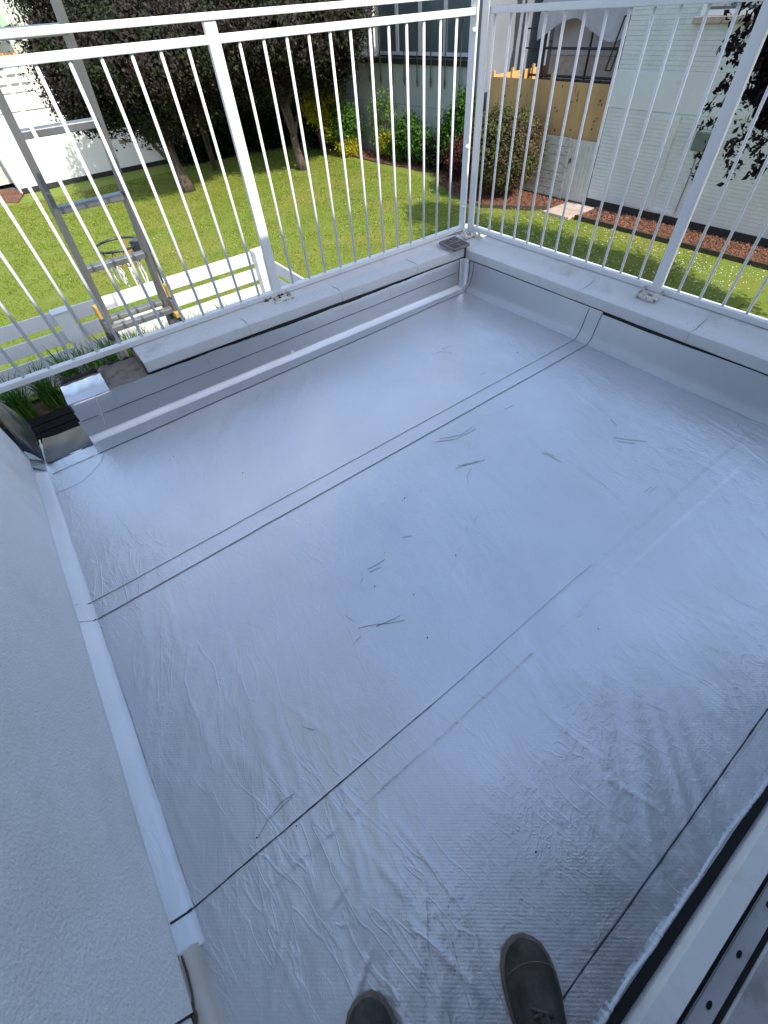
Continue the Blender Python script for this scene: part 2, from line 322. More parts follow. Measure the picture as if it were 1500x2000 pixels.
def quads_np(name, V, m_, parent=None, kind=None, tri=False):
    """V: (n,k,3) array of separate faces"""
    n, k, _ = V.shape
    if parent is not None: V = V - np.array(world_of(parent))[None, None, :]
    me = bpy.data.meshes.new(name); me.vertices.add(n * k); me.vertices.foreach_set('co', V.reshape(-1).astype(np.float32))
    me.loops.add(n * k); me.loops.foreach_set('vertex_index', np.arange(n * k, dtype=np.int32))
    me.polygons.add(n); me.polygons.foreach_set('loop_start', np.arange(0, n * k, k, dtype=np.int32))
    me.update(calc_edges=True); me.validate(); me.materials.append(m_)
    o = bpy.data.objects.new(name, me); COL.objects.link(o)
    if parent is not None: o.parent = parent
    if kind: o['kind'] = kind
    return o
def unit(a): return a / np.linalg.norm(a, axis=-1, keepdims=True)
def leaf_faces(P, size, rng, out=None, bias=.6, aspect=.45):
    n = len(P)
    nrm = unit(rng.normal(size=(n, 3)) + (0 if out is None else out * bias * 2) + np.array([0, 0, .35]))
    a = unit(np.cross(nrm, rng.normal(size=(n, 3)))); b = np.cross(nrm, a)
    s = (size * rng.uniform(.6, 1.25, n))[:, None]
    tip = P + a * s; base = P - a * s * .5
    l = P + b * s * aspect + a * s * .15 + nrm * s * .12; r = P - b * s * aspect + a * s * .15 + nrm * s * .12
    return np.stack([base, l, tip, r], 1)
def crown(name, blobs, ncl, nper, size, m_, parent, seed, clr=.3, fill=.25, aspect=.45):
    """leaf clumps set through and over ellipsoid lobes"""
    rng = np.random.default_rng(seed); W = np.array([(b[1][0] * b[1][1] * b[1][2]) ** (2 / 3) for b in blobs]); W /= W.sum()
    k = rng.choice(len(blobs), ncl, p=W)
    c = np.array([b[0] for b in blobs])[k]; r = np.array([b[1] for b in blobs])[k]
    d = unit(rng.normal(size=(ncl, 3))); rad = np.where(rng.random(ncl) < .72, rng.uniform(.85, 1.06, ncl), rng.uniform(.35, .85, ncl))
    cc = c + d * r * rad[:, None]
    P = np.repeat(cc, nper, 0) + rng.normal(size=(ncl * nper, 3)) * clr * np.array([1, 1, .75]) * rng.uniform(.5, 1.2, (ncl, 1)).repeat(nper, 0)
    out = np.repeat(d, nper, 0)
    V = leaf_faces(P, size, rng, out, aspect=aspect)
    if fill:
        nf = int(ncl * nper * fill); k = rng.choice(len(blobs), nf, p=W)
        c = np.array([b[0] for b in blobs])[k]; r = np.array([b[1] for b in blobs])[k]
        P2 = c + unit(rng.normal(size=(nf, 3))) * r * (rng.random((nf, 1)) ** .5) * .85
        V = np.concatenate([V, leaf_faces(P2, size * 2.2, rng, aspect=.6)])
    return quads_np(name, V, m_, parent)
def trunk_mb(base, top, r0, r1, seed, limbs=5, spread=1.2, lh=1.6, bend=.15):
    r_ = random.Random(seed); mb = MB(); base = Vector(base); top = Vector(top); n = 7
    pts = [base.lerp(top, i / n) + Vector((r_.uniform(-bend, bend), r_.uniform(-bend, bend), 0)) * (0 if i == 0 else .5) for i in range(n + 1)]
    rs = [r0 + (r1 - r0) * (i / n) for i in range(n + 1)]; rs[0] = r0 * 1.45; rs[1] = r0 * 1.08
    mb.tube(pts, rs, 10)
    for i in range(limbs):
        st = pts[r_.randint(max(3, n - 4), n)]; a = 2 * PI * (i + r_.random() * .5) / limbs
        e = st + Vector((math.cos(a) * spread, math.sin(a) * spread, lh * r_.uniform(.6, 1.1)))
        mid = st.lerp(e, .5) + Vector((0, 0, -.12 + r_.random() * .2))
        mb.tube([st - Vector((0, 0, .05)), mid, e], [r1 * .75, r1 * .5, r1 * .2], 7)
    return mb

# ------------------------------------------------------------------ ground
GZ = -2.8
mb = MB(); mb.add([(-150, -150, GZ - .15), (150, -150, GZ - .15), (150, 150, GZ - .15), (-150, 150, GZ - .15)], [(0, 1, 2, 3)])
build('ground', mb, M['roofgrey'], kind='structure')
def lawn():
    n1, n2 = 120, 160; x0, x1, y0, y1 = -9, 13.6, 2.7, 27
    vs = []; fs = []
    for j in range(n2 + 1):
        for i in range(n1 + 1):
            x = x0 + (x1 - x0) * i / n1; y = y0 + (y1 - y0) * j / n2
            vs.append((x, y, GZ + .035 * mnoise.noise(Vector((x * .35, y * .35, 1))) + .012 * mnoise.noise(Vector((x * 1.5, y * 1.5, 3)))))
    for j in range(n2):
        for i in range(n1):
            a = j * (n1 + 1) + i; fs.append((a, a + 1, a + n1 + 2, a + n1 + 1))
    mb = MB(); mb.add(vs, fs); return build('lawn', mb, M['lawn'], smooth=True, kind='structure')
lawn()
mb = MB(); mb.add([(2.7, -12, GZ - .005), (13.6, -12, GZ - .005), (13.6, 2.705, GZ - .005), (2.7, 2.705, GZ - .005)], [(0, 1, 2, 3)]); build('lawn', mb, M['lawn'], kind='structure')
rng = np.random.default_rng(3)
def hz(x, y): return GZ + .035 * np.vectorize(lambda a, b: mnoise.noise(Vector((a * .35, b * .35, 1))))(x, y)
def blades():
    n = 150000
    x = rng.uniform(-3, 12.2, n); y = rng.uniform(4, 24, n) ** 1.0; keep = (x * .9 + 3 > -(y - 8)); x = x[keep]; y = y[keep]; n = len(x)
    h = rng.uniform(.015, .042, n); a = rng.uniform(0, 2 * PI, n); wd = .006 + .0006 * y
    z = hz(x, y) - .004; dx = np.cos(a) * wd; dy = np.sin(a) * wd; lx = rng.normal(size=n) * .02; ly = rng.normal(size=n) * .02
    V = np.stack([np.stack([x - dx, y - dy, z], 1), np.stack([x + dx, y + dy, z], 1), np.stack([x + lx, y + ly, z + h], 1)], 1)
    o = quads_np('grass_blades', V, M['grassblade'], kind='stuff'); tag(o, 'short mown grass blades covering the sunlit garden lawn', 'grass')
blades()
def daisies():
    pts = []
    for _ in range(330):     # little drifts of daisies
        if rng.random() < .62: cx, cy, s = rng.uniform(8.5, 12.1), rng.uniform(3, 9.6), rng.uniform(.15, .5)
        else: cx, cy, s = rng.uniform(0, 11.5), rng.uniform(8, 20), rng.uniform(.2, .6)
        k = rng.integers(3, 14); pts.append(np.stack([cx + rng.normal(size=k) * s, cy + rng.normal(size=k) * s], 1))
    P = np.concatenate(pts); P = P[(P[:, 0] < 12.1) & (P[:, 1] > 2.9) & (P[:, 1] < 22)]
    z = hz(P[:, 0], P[:, 1]) + .055; n = len(P); r = rng.uniform(.006, .012, n) * np.where(P[:, 0] > 8.3, 1.15, .8)
    a = np.arange(6) * PI / 3
    V = np.stack([np.stack([P[:, 0] + np.cos(t) * r, P[:, 1] + np.sin(t) * r, z + rng.normal(size=n) * .003], 1) for t in a], 1)
    o = quads_np('daisies', V, M['daisy'], kind='stuff'); tag(o, 'tiny white daisies dotted over the green lawn', 'flowers')
daisies()
# mulch beds
def bed(name, poly, z=GZ + .045, chips=6000, seed=1, lab=None):
    mb = MB(); n = len(poly); mb.add([(x, y, z) for x, y in poly] + [(x, y, GZ - .03) for x, y in poly], [tuple(range(n))] + [(i, (i + 1) % n, n + (i + 1) % n, n + i) for i in range(n)])
    o = build(name, mb, M['mulch'], kind='structure')
    r = np.random.default_rng(seed); xs = [p[0] for p in poly]; ys = [p[1] for p in poly]
    P = np.stack([r.uniform(min(xs), max(xs), chips * 2), r.uniform(min(ys), max(ys), chips * 2)], 1)
    def inside(p):
        c = False; j = n - 1
        for i in range(n):
            if (poly[i][1] > p[1]) != (poly[j][1] > p[1]) and p[0] < (poly[j][0] - poly[i][0]) * (p[1] - poly[i][1]) / (poly[j][1] - poly[i][1]) + poly[i][0]: c = not c
            j = i
        return c
    P = np.array([p for p in P if inside(p)][:chips]); P3 = np.concatenate([P, np.full((len(P), 1), z + .012) + r.random((len(P), 1)) * .02], 1)
    q = quads_np('bark_chips', leaf_faces(P3, .03, r, np.array([[0, 0, 1.]]), bias=.8), M['chips'], parent=None, kind='stuff')
    tag(q, lab, 'bark chips')
bed('mulch_bed', [(11.25, 11.4), (11.28, 10.7), (12.05, 9.45), (12.45, 9.12), (13.22, 9.1), (13.22, 14.0), (12.3, 14.0)], seed=4, chips=5000, lab='reddish brown bark chips under the round mottled bush')
bed('mulch_bed', [(12.27, -3), (13.24, -3), (13.24, 8.1), (12.27, 8.1)], seed=5, chips=9000, lab='reddish brown bark chips along the foot of the tall painted brick wall')
bed('mulch_bed', [(12.9, 14.01), (13.62, 14.01), (13.62, 22), (12.6, 22), (12.55, 18)], seed=6, chips=3000, lab='dark bark chips below the leafy border plants of the grey wall')
bed('mulch_bed', [(-4.5, 32.5), (-3.6, 29.2), (.35, 24.2), (.72, 25.4), (.6, 26.5)], seed=8, chips=4000, lab='brown bark chips at the left end of the long white garden wall')
e = thing('timber_edging', (12.2, 2.6, GZ), 'long dark timber edging board between lawn and mulch by the brick wall', 'garden edging')
for k in range(5): build('board', MB().box(12.21, 12.255, -3 + k * 2.22, -3 + k * 2.22 + 2.21, GZ - .05, GZ + .09), M['edging'], e)
e = thing('timber_edging', (11.7, 10, GZ), 'short dark timber edging round the bush bed', 'garden edging')
for a, b in (((11.2, 11.4), (11.24, 10.68)), ((11.25, 10.66), (12.03, 9.42)), ((12.05, 9.41), (12.45, 9.08))):
    build('board', MB().bar((*a, GZ + .03), (*b, GZ + .03), .04, .13), M['edging'], e)
e = thing('garden_path', (12.8, 8.6, GZ), 'pinkish stone slabs in front of the pale garden gate', 'path')
for x0, x1, y0, y1 in ((12.05, 12.62, 8.16, 9.04), (12.635, 13.22, 8.16, 8.6), (12.635, 13.22, 8.61, 9.04)):
    build('slab', MB().box(x0, x1, y0, y1, GZ - .02, GZ + .05), M['slab'], e, bevel=.008)

# ------------------------------------------------------------------ the house we stand on
DX0, DX1, DY1 = -.478, 2.20, 2.215
house = thing('house', (0, -1, GZ), 'pale rendered house carrying the silver roof terrace', 'house')
build('ground_floor_wall', MB().box(-6, 2.53, -8, 2.53, GZ - .1, -.075), M['render2'], house)
def wing_wall():
    # rendered flank wall, subdivided with slightly uneven face and a rounded lower lip
    mb = MB(); ys = [ .105 + (2.235 - .105) * i / 40 for i in range(41)]
    prof = [(-.530, .030), (-.516, .032), (-.508, .040), (-.506, .06), (-.506, .5), (-.506, 1.2), (-.506, 2.6), (-.506, 4.4)]
    for i, y in enumerate(ys):
        for d, z in prof: mb.v.append((d + .0025 * mnoise.noise(Vector((y * 3, z * 2, 0))), y, z))
    P = len(prof)
    for i in range(40):
        for j in range(P - 1): mb.f.append((i * P + j, (i + 1) * P + j, (i + 1) * P + j + 1, i * P + j + 1))
    return mb
build('flank_render', wing_wall(), M['render'], house, smooth=True)
# the flank wall nearer than the stop of the render (lower edge steps in) and its core
build('flank_render', MB().box(-.60, -.510, -.56, .103, .052, 4.4), M['render'], house, bevel=.006)
build('wing_wall', MB().box(-6, -.535, -8, 2.233, -.07, 4.4), M['render'], house)
build('added_shade_canopy', MB().box(-6, .46, .45, 2.20, 4.42, 4.56), M['paint'], house)  # unseen slab, added so that its shadow falls on the left fence boards
# main facade over the terrace door
fac = -.62
build('facade_wall', MB().box(-.53, -.42, -.90, fac, .0, 3.12), M['render2'], house)
build('facade_wall', MB().box(2.0, 2.485, -.90, fac, -.07, 3.12), M['render2'], house)
build('facade_wall', MB().box(-.418, 1.998, -.90, fac, 2.25, 3.12), M['render2'], house)
build('roof', MB().box(-.53, 2.487, -8, -.42, 3.125, 3.24), M['roofgrey'], house)
build('side_wall', MB().box(2.40, 2.485, -8, -.902, -.07, 3.12), M['render2'], house)
door = build('terrace_door', MB().box(.9, .96, -.76, -.70, .06, 2.24).box(1.93, 1.99, -.76, -.70, .06, 2.24).box(.962, 1.928, -.76, -.70, 2.16, 2.24).box(.962, 1.928, -.76, -.70, .06, .14), M['upvc'], house)
build('glass', MB().box(.962, 1.928, -.735, -.725, .142, 2.158), M['glass'], door)
build('room_floor', MB().box(-.418, 2.39, -3.6, -.77, .01, .04), M['planter'], house)
build('room_wall', MB().box(-.6, 2.39, -3.8, -3.61, .0, 2.6), M['render2'], house)
# threshold
th = build('threshold_rail', MB().extrude([(-.600, .035), (-.475, .028), (-.468, .044), (-.430, .038), (-.425, .012), (-.425, -.03), (-.600, -.03)], 'x', -.415, 2.19), M['upvc'], house)
build('gasket', MB().box(-.41, 2.185, -.4795, -.4745, .02, .0325), M['rubber'], th)
tr = build('door_track', MB().box(-.415, 2.19, -.512, -.482, .0285, .0345), M['track'], house)
for sx in (.215, .305, .42, .545, .70, .84): 
    build('drain_slot', MB().add([(sx + .009 * math.cos(t * PI / 4) , -.4965 + .0042 * math.sin(t * PI / 4), zz) for zz in (.034, .0356) for t in range(8)],
          [(0, 1, 2, 3, 4, 5, 6, 7), (8, 9, 10, 11, 12, 13, 14, 15)] + [(i, (i + 1) % 8, 8 + (i + 1) % 8, 8 + i) for i in range(8)]), M['rubber'], tr)
build('gasket', MB().box(-.41, 2.185, -.522, -.5125, .02, .0335), M['rubber'], house)
build('door_sill', MB().box(-.415, 2.19, -.70, -.5225, .03, .040), M['track'], house, bevel=.003)
build('gap_lining', MB().box(-.47, 2.2, -.4245, -.375, -.06, -.012), M['rubber'], house)

# ------------------------------------------------------------------ roof membrane
def zd(x, y):
    """height of the foil: slow swells, diagonal wrinkles and blisters, more of them near the door"""
    near = min(1, max(0, (1.15 - y) / 1.1)); lefty = min(1, max(0, (1.3 - x) / 1.6))
    v = .0030 * mnoise.noise(Vector((x * 2.1, y * 2.1, 0)))
    u1 = x * .62 + y * .78; u2 = -x * .78 + y * .62
    a = mnoise.noise(Vector((u1 * 2.2, u2 * 13, 4)));  v += (.0009 + .0016 * near) * (1 - abs(a) * 2.2 if abs(a) < .45 else 0) * max(0, mnoise.noise(Vector((x * 2.3, y * 2.3, 9))) + .25) * 2
    w1 = x * .25 + y * .97; w2 = -x * .97 + y * .25
    b = mnoise.noise(Vector((w1 * 2.6, w2 * 17, 7)));  v += (.0006 + .0015 * near) * max(0, 1 - abs(b) * 5) * max(0, mnoise.noise(Vector((x * 1.9, y * 1.9, 21))) + .15) * 2.4
    c = mnoise.noise(Vector((x * 13, y * 13, 2)));     v += .0010 * max(0, c) * (.5 + max(0, mnoise.noise(Vector((x * 1.4, y * 1.4, 33)))) * 2)
    # a few long folds
    for (ax, ay, bx, by, h, wd) in FOLDS:
        h *= .55; wd *= .85
        L2 = (bx - ax) ** 2 + (by - ay) ** 2; t = ((x - ax) * (bx - ax) + (y - ay) * (by - ay)) / L2
        if -.02 < t < 1.02:
            d = abs((x - ax) * (by - ay) - (y - ay) * (bx - ax)) / math.sqrt(L2) + .004 * mnoise.noise(Vector((t * 12, ax * 9, 5)))
            if abs(d) < wd * 3: v += h * math.exp(-(d / wd) ** 2) * math.sin(PI * min(1, max(0, t))) ** .5
    # underlap ridges
    if .186 < y < .262 + .002 and x > -.33: v += .0019 * min(1, (y - .186) / .005)
    if x > -.33: v += .0016 * math.exp(-((y - .186 - .003 * mnoise.noise(Vector((x * 6, 0, 0)))) / .0045) ** 2)
    return v
def ln(a, b, h=.0032, wd=.006): A = px(*a, z=0); B = px(*b, z=0); return (A.x, A.y, B.x, B.y, h, wd)
FOLDS = [ln((760, 1590), (900, 1760)), ln((1170, 1510), (1300, 1590), .0028), ln((1040, 1370), (1190, 1500), .0025, .008), ln((560, 1370), (640, 1440)), ln((740, 1580), (760, 1450), .002, .004),
         ln((430, 1590), (500, 1700), .0025), ln((540, 1890), (560, 1770), .004), ln((545, 1890), (520, 1990), .003), ln((790, 1790), (960, 1960), .004, .007), ln((300, 1480), (400, 1700), .003), ln((385, 1690), (440, 1830), .003),
         ln((920, 1560), (1000, 1600), .002), ln((630, 1800), (700, 1690), .003), ln((1280, 1300), (1340, 1420), .002), ln((1400, 1290), (1450, 1390), .003, .004), ln((950, 1800), (990, 1900), .003), ln((640, 1500), (730, 1620), .002),
         ln((1020, 1290), (1130, 1210), .0018, .006), ln((1000, 1010), (1190, 1060), .002), ln((1340, 1180), (1440, 1230), .002), ln((480, 1420), (560, 1540), .0028), ln((700, 1640), (860, 1830), .0025, .009),
         ln((500, 1190), (440, 1290), .0018), ln((730, 1840), (680, 1990), .003), ln((1010, 1500), (1100, 1610), .0024), ln((1180, 1620), (1260, 1700), .002)]
deck = thing('roof_membrane', (.86, 1, 0), 'wrinkled silver foil roofing felt covering the terrace floor', 'roofing membrane')
deck_core = MB().box(-.6, 2.53, -.42, 2.25, -.074, -.014)
build('deck_board', deck_core, M['rubber'], house)
def sheet(y0, y1, z, step=.0085, x0=DX0, x1=DX1, up=True):
    xs = list(np.arange(x0, x1 - .001, step)) + [x1]; ys = list(np.linspace(y0, y1, max(2, int((y1 - y0) / step))))
    prof = [(x, None) for x in xs]
    if up: prof += [(2.203, .0008), (2.206, .003), (2.2280, .027), (2.2315, .032), (2.2365, .045), (2.2440, .07), (2.2545, .11), (2.2690, .166)]
    n = len(prof); mb = MB()
    for y in ys:
        for x, zz in prof:
            if zz is None: mb.v.append((x, y, z + zd(x, y)))
            else: mb.v.append((x + .0012 * mnoise.noise(Vector((y * 9, zz * 20, 3))), y, z * .5 + zz + .001 * mnoise.noise(Vector((y * 6, 0, 0))) + ((.002 * mnoise.noise(Vector((y * 4, 5, 0))) - .012 * max(0, min(1, (y - .42) / .5)) * (y < 1.19)) if zz > .16 else 0)))
    for j in range(len(ys) - 1):
        for i in range(n - 1): a = j * n + i; mb.f.append((a, a + 1, a + n + 1, a + n))
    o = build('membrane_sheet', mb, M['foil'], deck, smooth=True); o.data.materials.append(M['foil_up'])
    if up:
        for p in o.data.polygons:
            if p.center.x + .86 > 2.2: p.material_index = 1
    return o
sheet(-.335, .264, .0016, step=.006)
sheet(.262, 1.272, .0005)
sheet(1.190, 2.216, .0019)
sheet(-.40, -.331, .0040)
def out_frac(t): return min(1, max(0, (t - .3) / .4))
def ribbon(pts, wd, m_, parent, name='lap_bead', lift=.0042, lie=True, wob=.0012, normal=None, w_end=None):
    """a thin raised bead that follows the surface; pts in world"""
    P = []
    for a, b in zip(pts[:-1], pts[1:]):
        a = Vector(a); b = Vector(b); k = max(1, int((b - a).length / .012))
        P += [a.lerp(b, i / k) for i in range(k)]
    P.append(Vector(pts[-1])); out = MB(); n = len(P)
    for i, p in enumerate(P):
        d = (P[min(i + 1, n - 1)] - P[max(i - 1, 0)]).normalized()
        N_ = normal or Vector((0, 0, 1))
        s_ = d.cross(N_).normalized()
        q = p + s_ * wob * mnoise.noise(p * 14)
        base = zd(q.x, q.y) + lift if lie else 0
        q = q + (Vector((0, 0, base)) if lie else Vector((0, 0, 0)))
        ww = (wd if w_end is None else wd + (w_end - wd) * out_frac(len(out.v) / 3 / n)) * (.7 + .7 * abs(mnoise.noise(p * 23)))
        out.v += [tuple(q - s_ * ww / 2 - N_ * .001), tuple(q + N_ * .0008), tuple(q + s_ * ww / 2 - N_ * .001)]
    for i in range(n - 1):
        out.f += [(3 * i, 3 * i + 1, 3 * i + 4, 3 * i + 3), (3 * i + 1, 3 * i + 2, 3 * i + 5, 3 * i + 4)]
    return build(name, out, m_, parent, smooth=True)
for yy, wd_ in ((1.272, .0017), (1.190, .0012)):
    ribbon([(DX0, yy, 0), (2.20, yy, 0)], wd_, M['bead'], deck)
ribbon([(DX0, .264, 0), (.3, .262, 0), (.9, .272, 0), (1.0, .27, 0)], .0034, M['bead'], deck, w_end=.0006)
ribbon([(-.1, -.333, 0), (.9, -.322, 0), (2.0, -.32, 0)], .0042, M['bead'], deck)
ribbon([(-.455, 2.112, 0), (.4, 2.128, 0), (1.4, 2.15, 0), (2.165, 2.168, 0)], .0016, M['bead'], deck)
# lap lines running up the two side kerbs
for yy in (1.272, 1.190):
    build('lap_bead', MB().tube([(2.203, yy, .004), (2.214, yy, .014), (2.229, yy, .032), (2.2365, yy, .05), (2.2672, yy + .003, .163)], .0014, 5), M['bead'], deck)
for yy, r_ in ((1.272, .0012), (1.190, .0016), (.264, .0032)):
    build('lap_bead', MB().tube([(-.47, yy, .0055), (-.482, yy, .008), (-.497, yy, .0225), (-.5085, yy, .034)], r_, 5), M['bead'], deck)
# angle fillet along the flank wall
def flank_fillet():
    mb = MB(); ys = np.linspace(.195, 2.17, 160)
    prof = [(-.466, .0030), (-.474, .0045), (-.480, .008), (-.489, .016), (-.498, .0245), (-.505, .031), (-.511, .038)]
    for y in ys:
        wv = .0014 * mnoise.noise(Vector((y * 7, 0, 3))); rag = .007 * mnoise.noise(Vector((y * 40, 2, 3))) if y < .23 else 0
        for d, z in prof: mb.v.append((d + wv, y + rag, z + .0008 * mnoise.noise(Vector((y * 30, d * 200, 0)))))
    n = len(prof)
    for i in range(len(ys) - 1):
        for j in range(n - 1): a = i * n + j; mb.f.append((a, a + 1, a + n + 1, a + n))
    return mb
build('wall_fillet', flank_fillet(), M['fillet'], deck, smooth=True)
# crumpled turned up edge at the threshold
def door_edge():
    mb = MB(); xs = np.linspace(-.45, 2.19, 900)
    for x in xs:
        k = .004 * mnoise.noise(Vector((x * 11, 1, 0))) + .0022 * mnoise.noise(Vector((x * 55, 1, 0))) * max(0, mnoise.noise(Vector((x * 6, 3, 0))) + .4); k2 = .004 * mnoise.noise(Vector((x * 14, 5, 0))) + .004 * mnoise.noise(Vector((x * 120, 5, 0)))
        big = .010 * mnoise.noise(Vector((x * 4.5, 8, 0)))
        for j, (dy, z) in enumerate(((0, .0040), (-.005, .0045), (-.009, .0065), (-.0115, .011), (-.0135, .010), (-.015, .002))):
            mb.v.append((x, -.384 + dy + big * .7 * (j > 0) + k * (j > 1), z + (k2 * .8 if 0 < j < 5 else 0)))
    for i in range(len(xs) - 1):
        for j in range(5): a = i * 6 + j; mb.f.append((a, a + 1, a + 7, a + 6))
    return mb
build('turned_edge', door_edge(), M['foil_up'], deck, smooth=True)
# curved crease and small scuffs
ribbon([tuple(px(*q, z=0)) for q in ((203, 878), (201, 892), (193, 908), (180, 924), (160, 941), (135, 954), (108, 964), (98, 967))], .006, M['crease'], deck, 'crease', wob=.0004, lift=.0035)
scuffs = [((505, 1635), (524, 1600), (548, 1568), (575, 1550)), ((528, 1598), (552, 1575), (572, 1556)), ((700, 1228), (745, 1219), (790, 1212)), ((735, 1225), (760, 1212), (782, 1203)), ((703, 1140), (709, 1130), (705, 1118)),
          ((718, 1112), (735, 1104), (752, 1093)), ((722, 1118), (745, 1108)), ((890, 916), (905, 910), (925, 905), (947, 898)), ((895, 910), (920, 905), (935, 900)), ((915, 945), (912, 930), (921, 915)), ((1060, 885), (1078, 893), (1095, 903)), ((1064, 882), (1084, 893)),
          ((1258, 962), (1272, 950)), ((1268, 962), (1282, 950)), ((850, 864), (890, 858), (930, 838)), ((858, 858), (900, 850), (926, 832)), ((1200, 855), (1230, 860), (1262, 863)), ((1205, 862), (1240, 868)), ((1205, 832), (1193, 820)), ((785, 1050), (805, 1047)),
          ((912, 1040), (910, 1030)), ((925, 1022), (932, 1008)), ((590, 1418), (612, 1428)), ((598, 1422), (616, 1425)), ((1055, 1725), (1057, 1718)), ((936, 734), (948, 728)), ((852, 690), (872, 686)), ((862, 682), (886, 676)), ((985, 800), (1002, 792)),
          ((705, 1245), (690, 1258)), ((675, 1203), (690, 1213)), ((1140, 1200), (1128, 1207))]
for s_ in scuffs: ribbon([tuple(px(*q, z=0)) for q in s_], .0009, M['scuff_dark'] if len(s_) > 2 and s_[0][1] > 1100 else M['scuff'], deck, 'scuff_mark', lift=.0024, wob=.003)
specks = [(503, 1636), (580, 1613), (790, 974), (786, 978), (732, 1146), (808, 1162), (607, 1026), (835, 1246), (1097, 836), (1441, 832), (751, 1081), (1168, 1229), (890, 1085), (475, 925), (480, 935), (332, 900), (340, 893), (1010, 690), (879, 690), (1046, 1664)]
for q in specks:
    p = px(*q, z=0); z_ = zd(p.x, p.y) + .0035; r_ = rnd.uniform(.0018, .004)
    build('grit_speck', MB().add([(p.x + r_ * math.cos(t), p.y + r_ * .8 * math.sin(t), z_ + .0004) for t in (0, 1.1, 2.2, 3.2, 4.3, 5.3)] + [(p.x, p.y, z_ + .0022)], [(i, (i + 1) % 6, 6) for i in range(6)]), M['soot'], deck)
# cream plinth where the foil stops
pl = thing('wall_plinth', (-.5, -.1, 0), 'cream painted plinth with a brown stained joint below the flank wall', 'plinth')
build('plinth_block', MB().extrude([(-.476, -.01), (-.480, .032), (-.490, .044), (-.545, .047), (-.56, .0), (-.56, -.01)], 'y', -.62, .205), M['plinth'], pl, bevel=.004)
build('joint', MB().tube([(-.508, .203, .0465), (-.512, .170, .049), (-.514, .140, .049), (-.509, .115, .050), (-.506, .098, .051), (-.512, .080, .051), (-.524, .05, .052)], [.003, .004, .003, .005, .006, .005, .004], 6), M['crack'], pl)
build('joint', MB().tube([(-.500, .198, .0465), (-.499, .165, .0475), (-.501, .13, .0475), (-.506, .105, .049)], [.002, .0026, .002, .003], 6), M['crack'], pl)

# ------------------------------------------------------------------ parapets
YF = 2.240; XF = 2.240
par = thing('parapet', (1.15, 2.4, 0), 'low parapet with painted coping below the sunlit left railing', 'parapet', 'terrace parapets')
par2 = thing('parapet', (2.4, 1.0, 0), 'low parapet with painted coping below the shaded right railing', 'parapet', 'terrace parapets')
build('masonry', MB().box(-.232, 2.53, 2.282, 2.52, -.074, .182), M['mortar'], par)
build('joint', MB().box(.145, 2.26, 2.2745, 2.2812, .15, .188), M['blackbase'], par)  # black strip standing in for the shade in the gap under the coping
build('joint', MB().box(2.2745, 2.2812, .2, 1.19, .13, .168), M['blackbase'], par2)  # right hand gap, its shade likewise put in as black
build('masonry', MB().box(2.282, 2.52, -.60, 2.280, -.074, .172), M['mortar'], par2)
def zoff(x): return .003 + .024 * max(0, (2.2 - x) / 2.2)
def upstand(z0, z1, y0, y1, ragged):
    mb = MB(); xs = np.linspace(-.236, 2.228, 300); k = 7
    for x in xs:
        for j in range(k + 1):
            t = j / k; z = z0 + (z1 - z0) * t
            y = y0 + (y1 - y0) * t + .0016 * mnoise.noise(Vector((x * 6, z * 14, ragged * 9))) + .0008 * mnoise.noise(Vector((x * 25, z * 9, 3)))
            if j == k and ragged: z += .004 * mnoise.noise(Vector((x * 7, 0, 2))) + .002 * mnoise.noise(Vector((x * 41, 0, 2))) - .010 * math.exp(-((x - 1.25) / .62) ** 4) + zoff(x) * .7; y += .002
            mb.v.append((x, y, z))
    for i in range(len(xs) - 1):
        for j in range(k): a = i * (k + 1) + j; mb.f.append((a, a + 1, a + k + 2, a + k + 1))
    return mb
def foot(axis):
    mb = MB(); L_ = np.linspace(-.25, 2.222, 240) if axis == 'x' else np.linspace(-.40, 2.2, 240)
    prof = [(2.130, .0045), (2.190, .0045), (2.212, .0055), (2.2150, .0068), (2.2350, .0265), (2.2376, .031), (2.2410, .045), (2.2560, .108)]
    for t in L_:
        wv = .0022 * mnoise.noise(Vector((t * 5, 0, 3))) + .001 * mnoise.noise(Vector((t * 22, 0, 3)))
        for j, (d, z) in enumerate(prof):
            if j == 0: d = 2.114 + .02 * (t + .45)
            if j < 2: z += zd(t, d)
            mb.v.append((t, d + (wv if 1 < j < 6 else 0), z + (wv * .5 if 1 < j < 6 else 0)))
    n = len(prof)
    for i in range(len(L_) - 1):
        for j in range(n - 1): a = i * n + j; mb.f.append((a, a + 1, a + n + 1, a + n))
    return mb
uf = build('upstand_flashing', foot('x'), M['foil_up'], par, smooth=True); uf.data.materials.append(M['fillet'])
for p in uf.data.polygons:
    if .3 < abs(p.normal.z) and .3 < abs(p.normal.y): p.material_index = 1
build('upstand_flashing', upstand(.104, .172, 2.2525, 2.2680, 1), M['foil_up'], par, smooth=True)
build('lap_bead', MB().tube([(x, 2.2520 + .001 * mnoise.noise(Vector((x * 9, 0, 0))), .106 + .0015 * mnoise.noise(Vector((x * 3, 4, 0)))) for x in np.linspace(-.236, 2.185, 80)], .0016, 5), M['bead'], par)
for a_, b_ in (((185, 772), (205, 828)),):
    A = px(*a_, Y=2.262); B = px(*b_, Y=2.243)
    build('crease', MB().tube([A, A.lerp(B, .5) + Vector((.002, .001, 0)), B], .0012, 5), M['crease'], par)
for xx in (.42, 1.06, .83, 1.62):
    build('fold', MB().tube([(xx, 2.2672, .170), (xx + .012, 2.2622, .15), (xx + .008, 2.2540, .112)], .0016, 5), M['foil_up'], par)
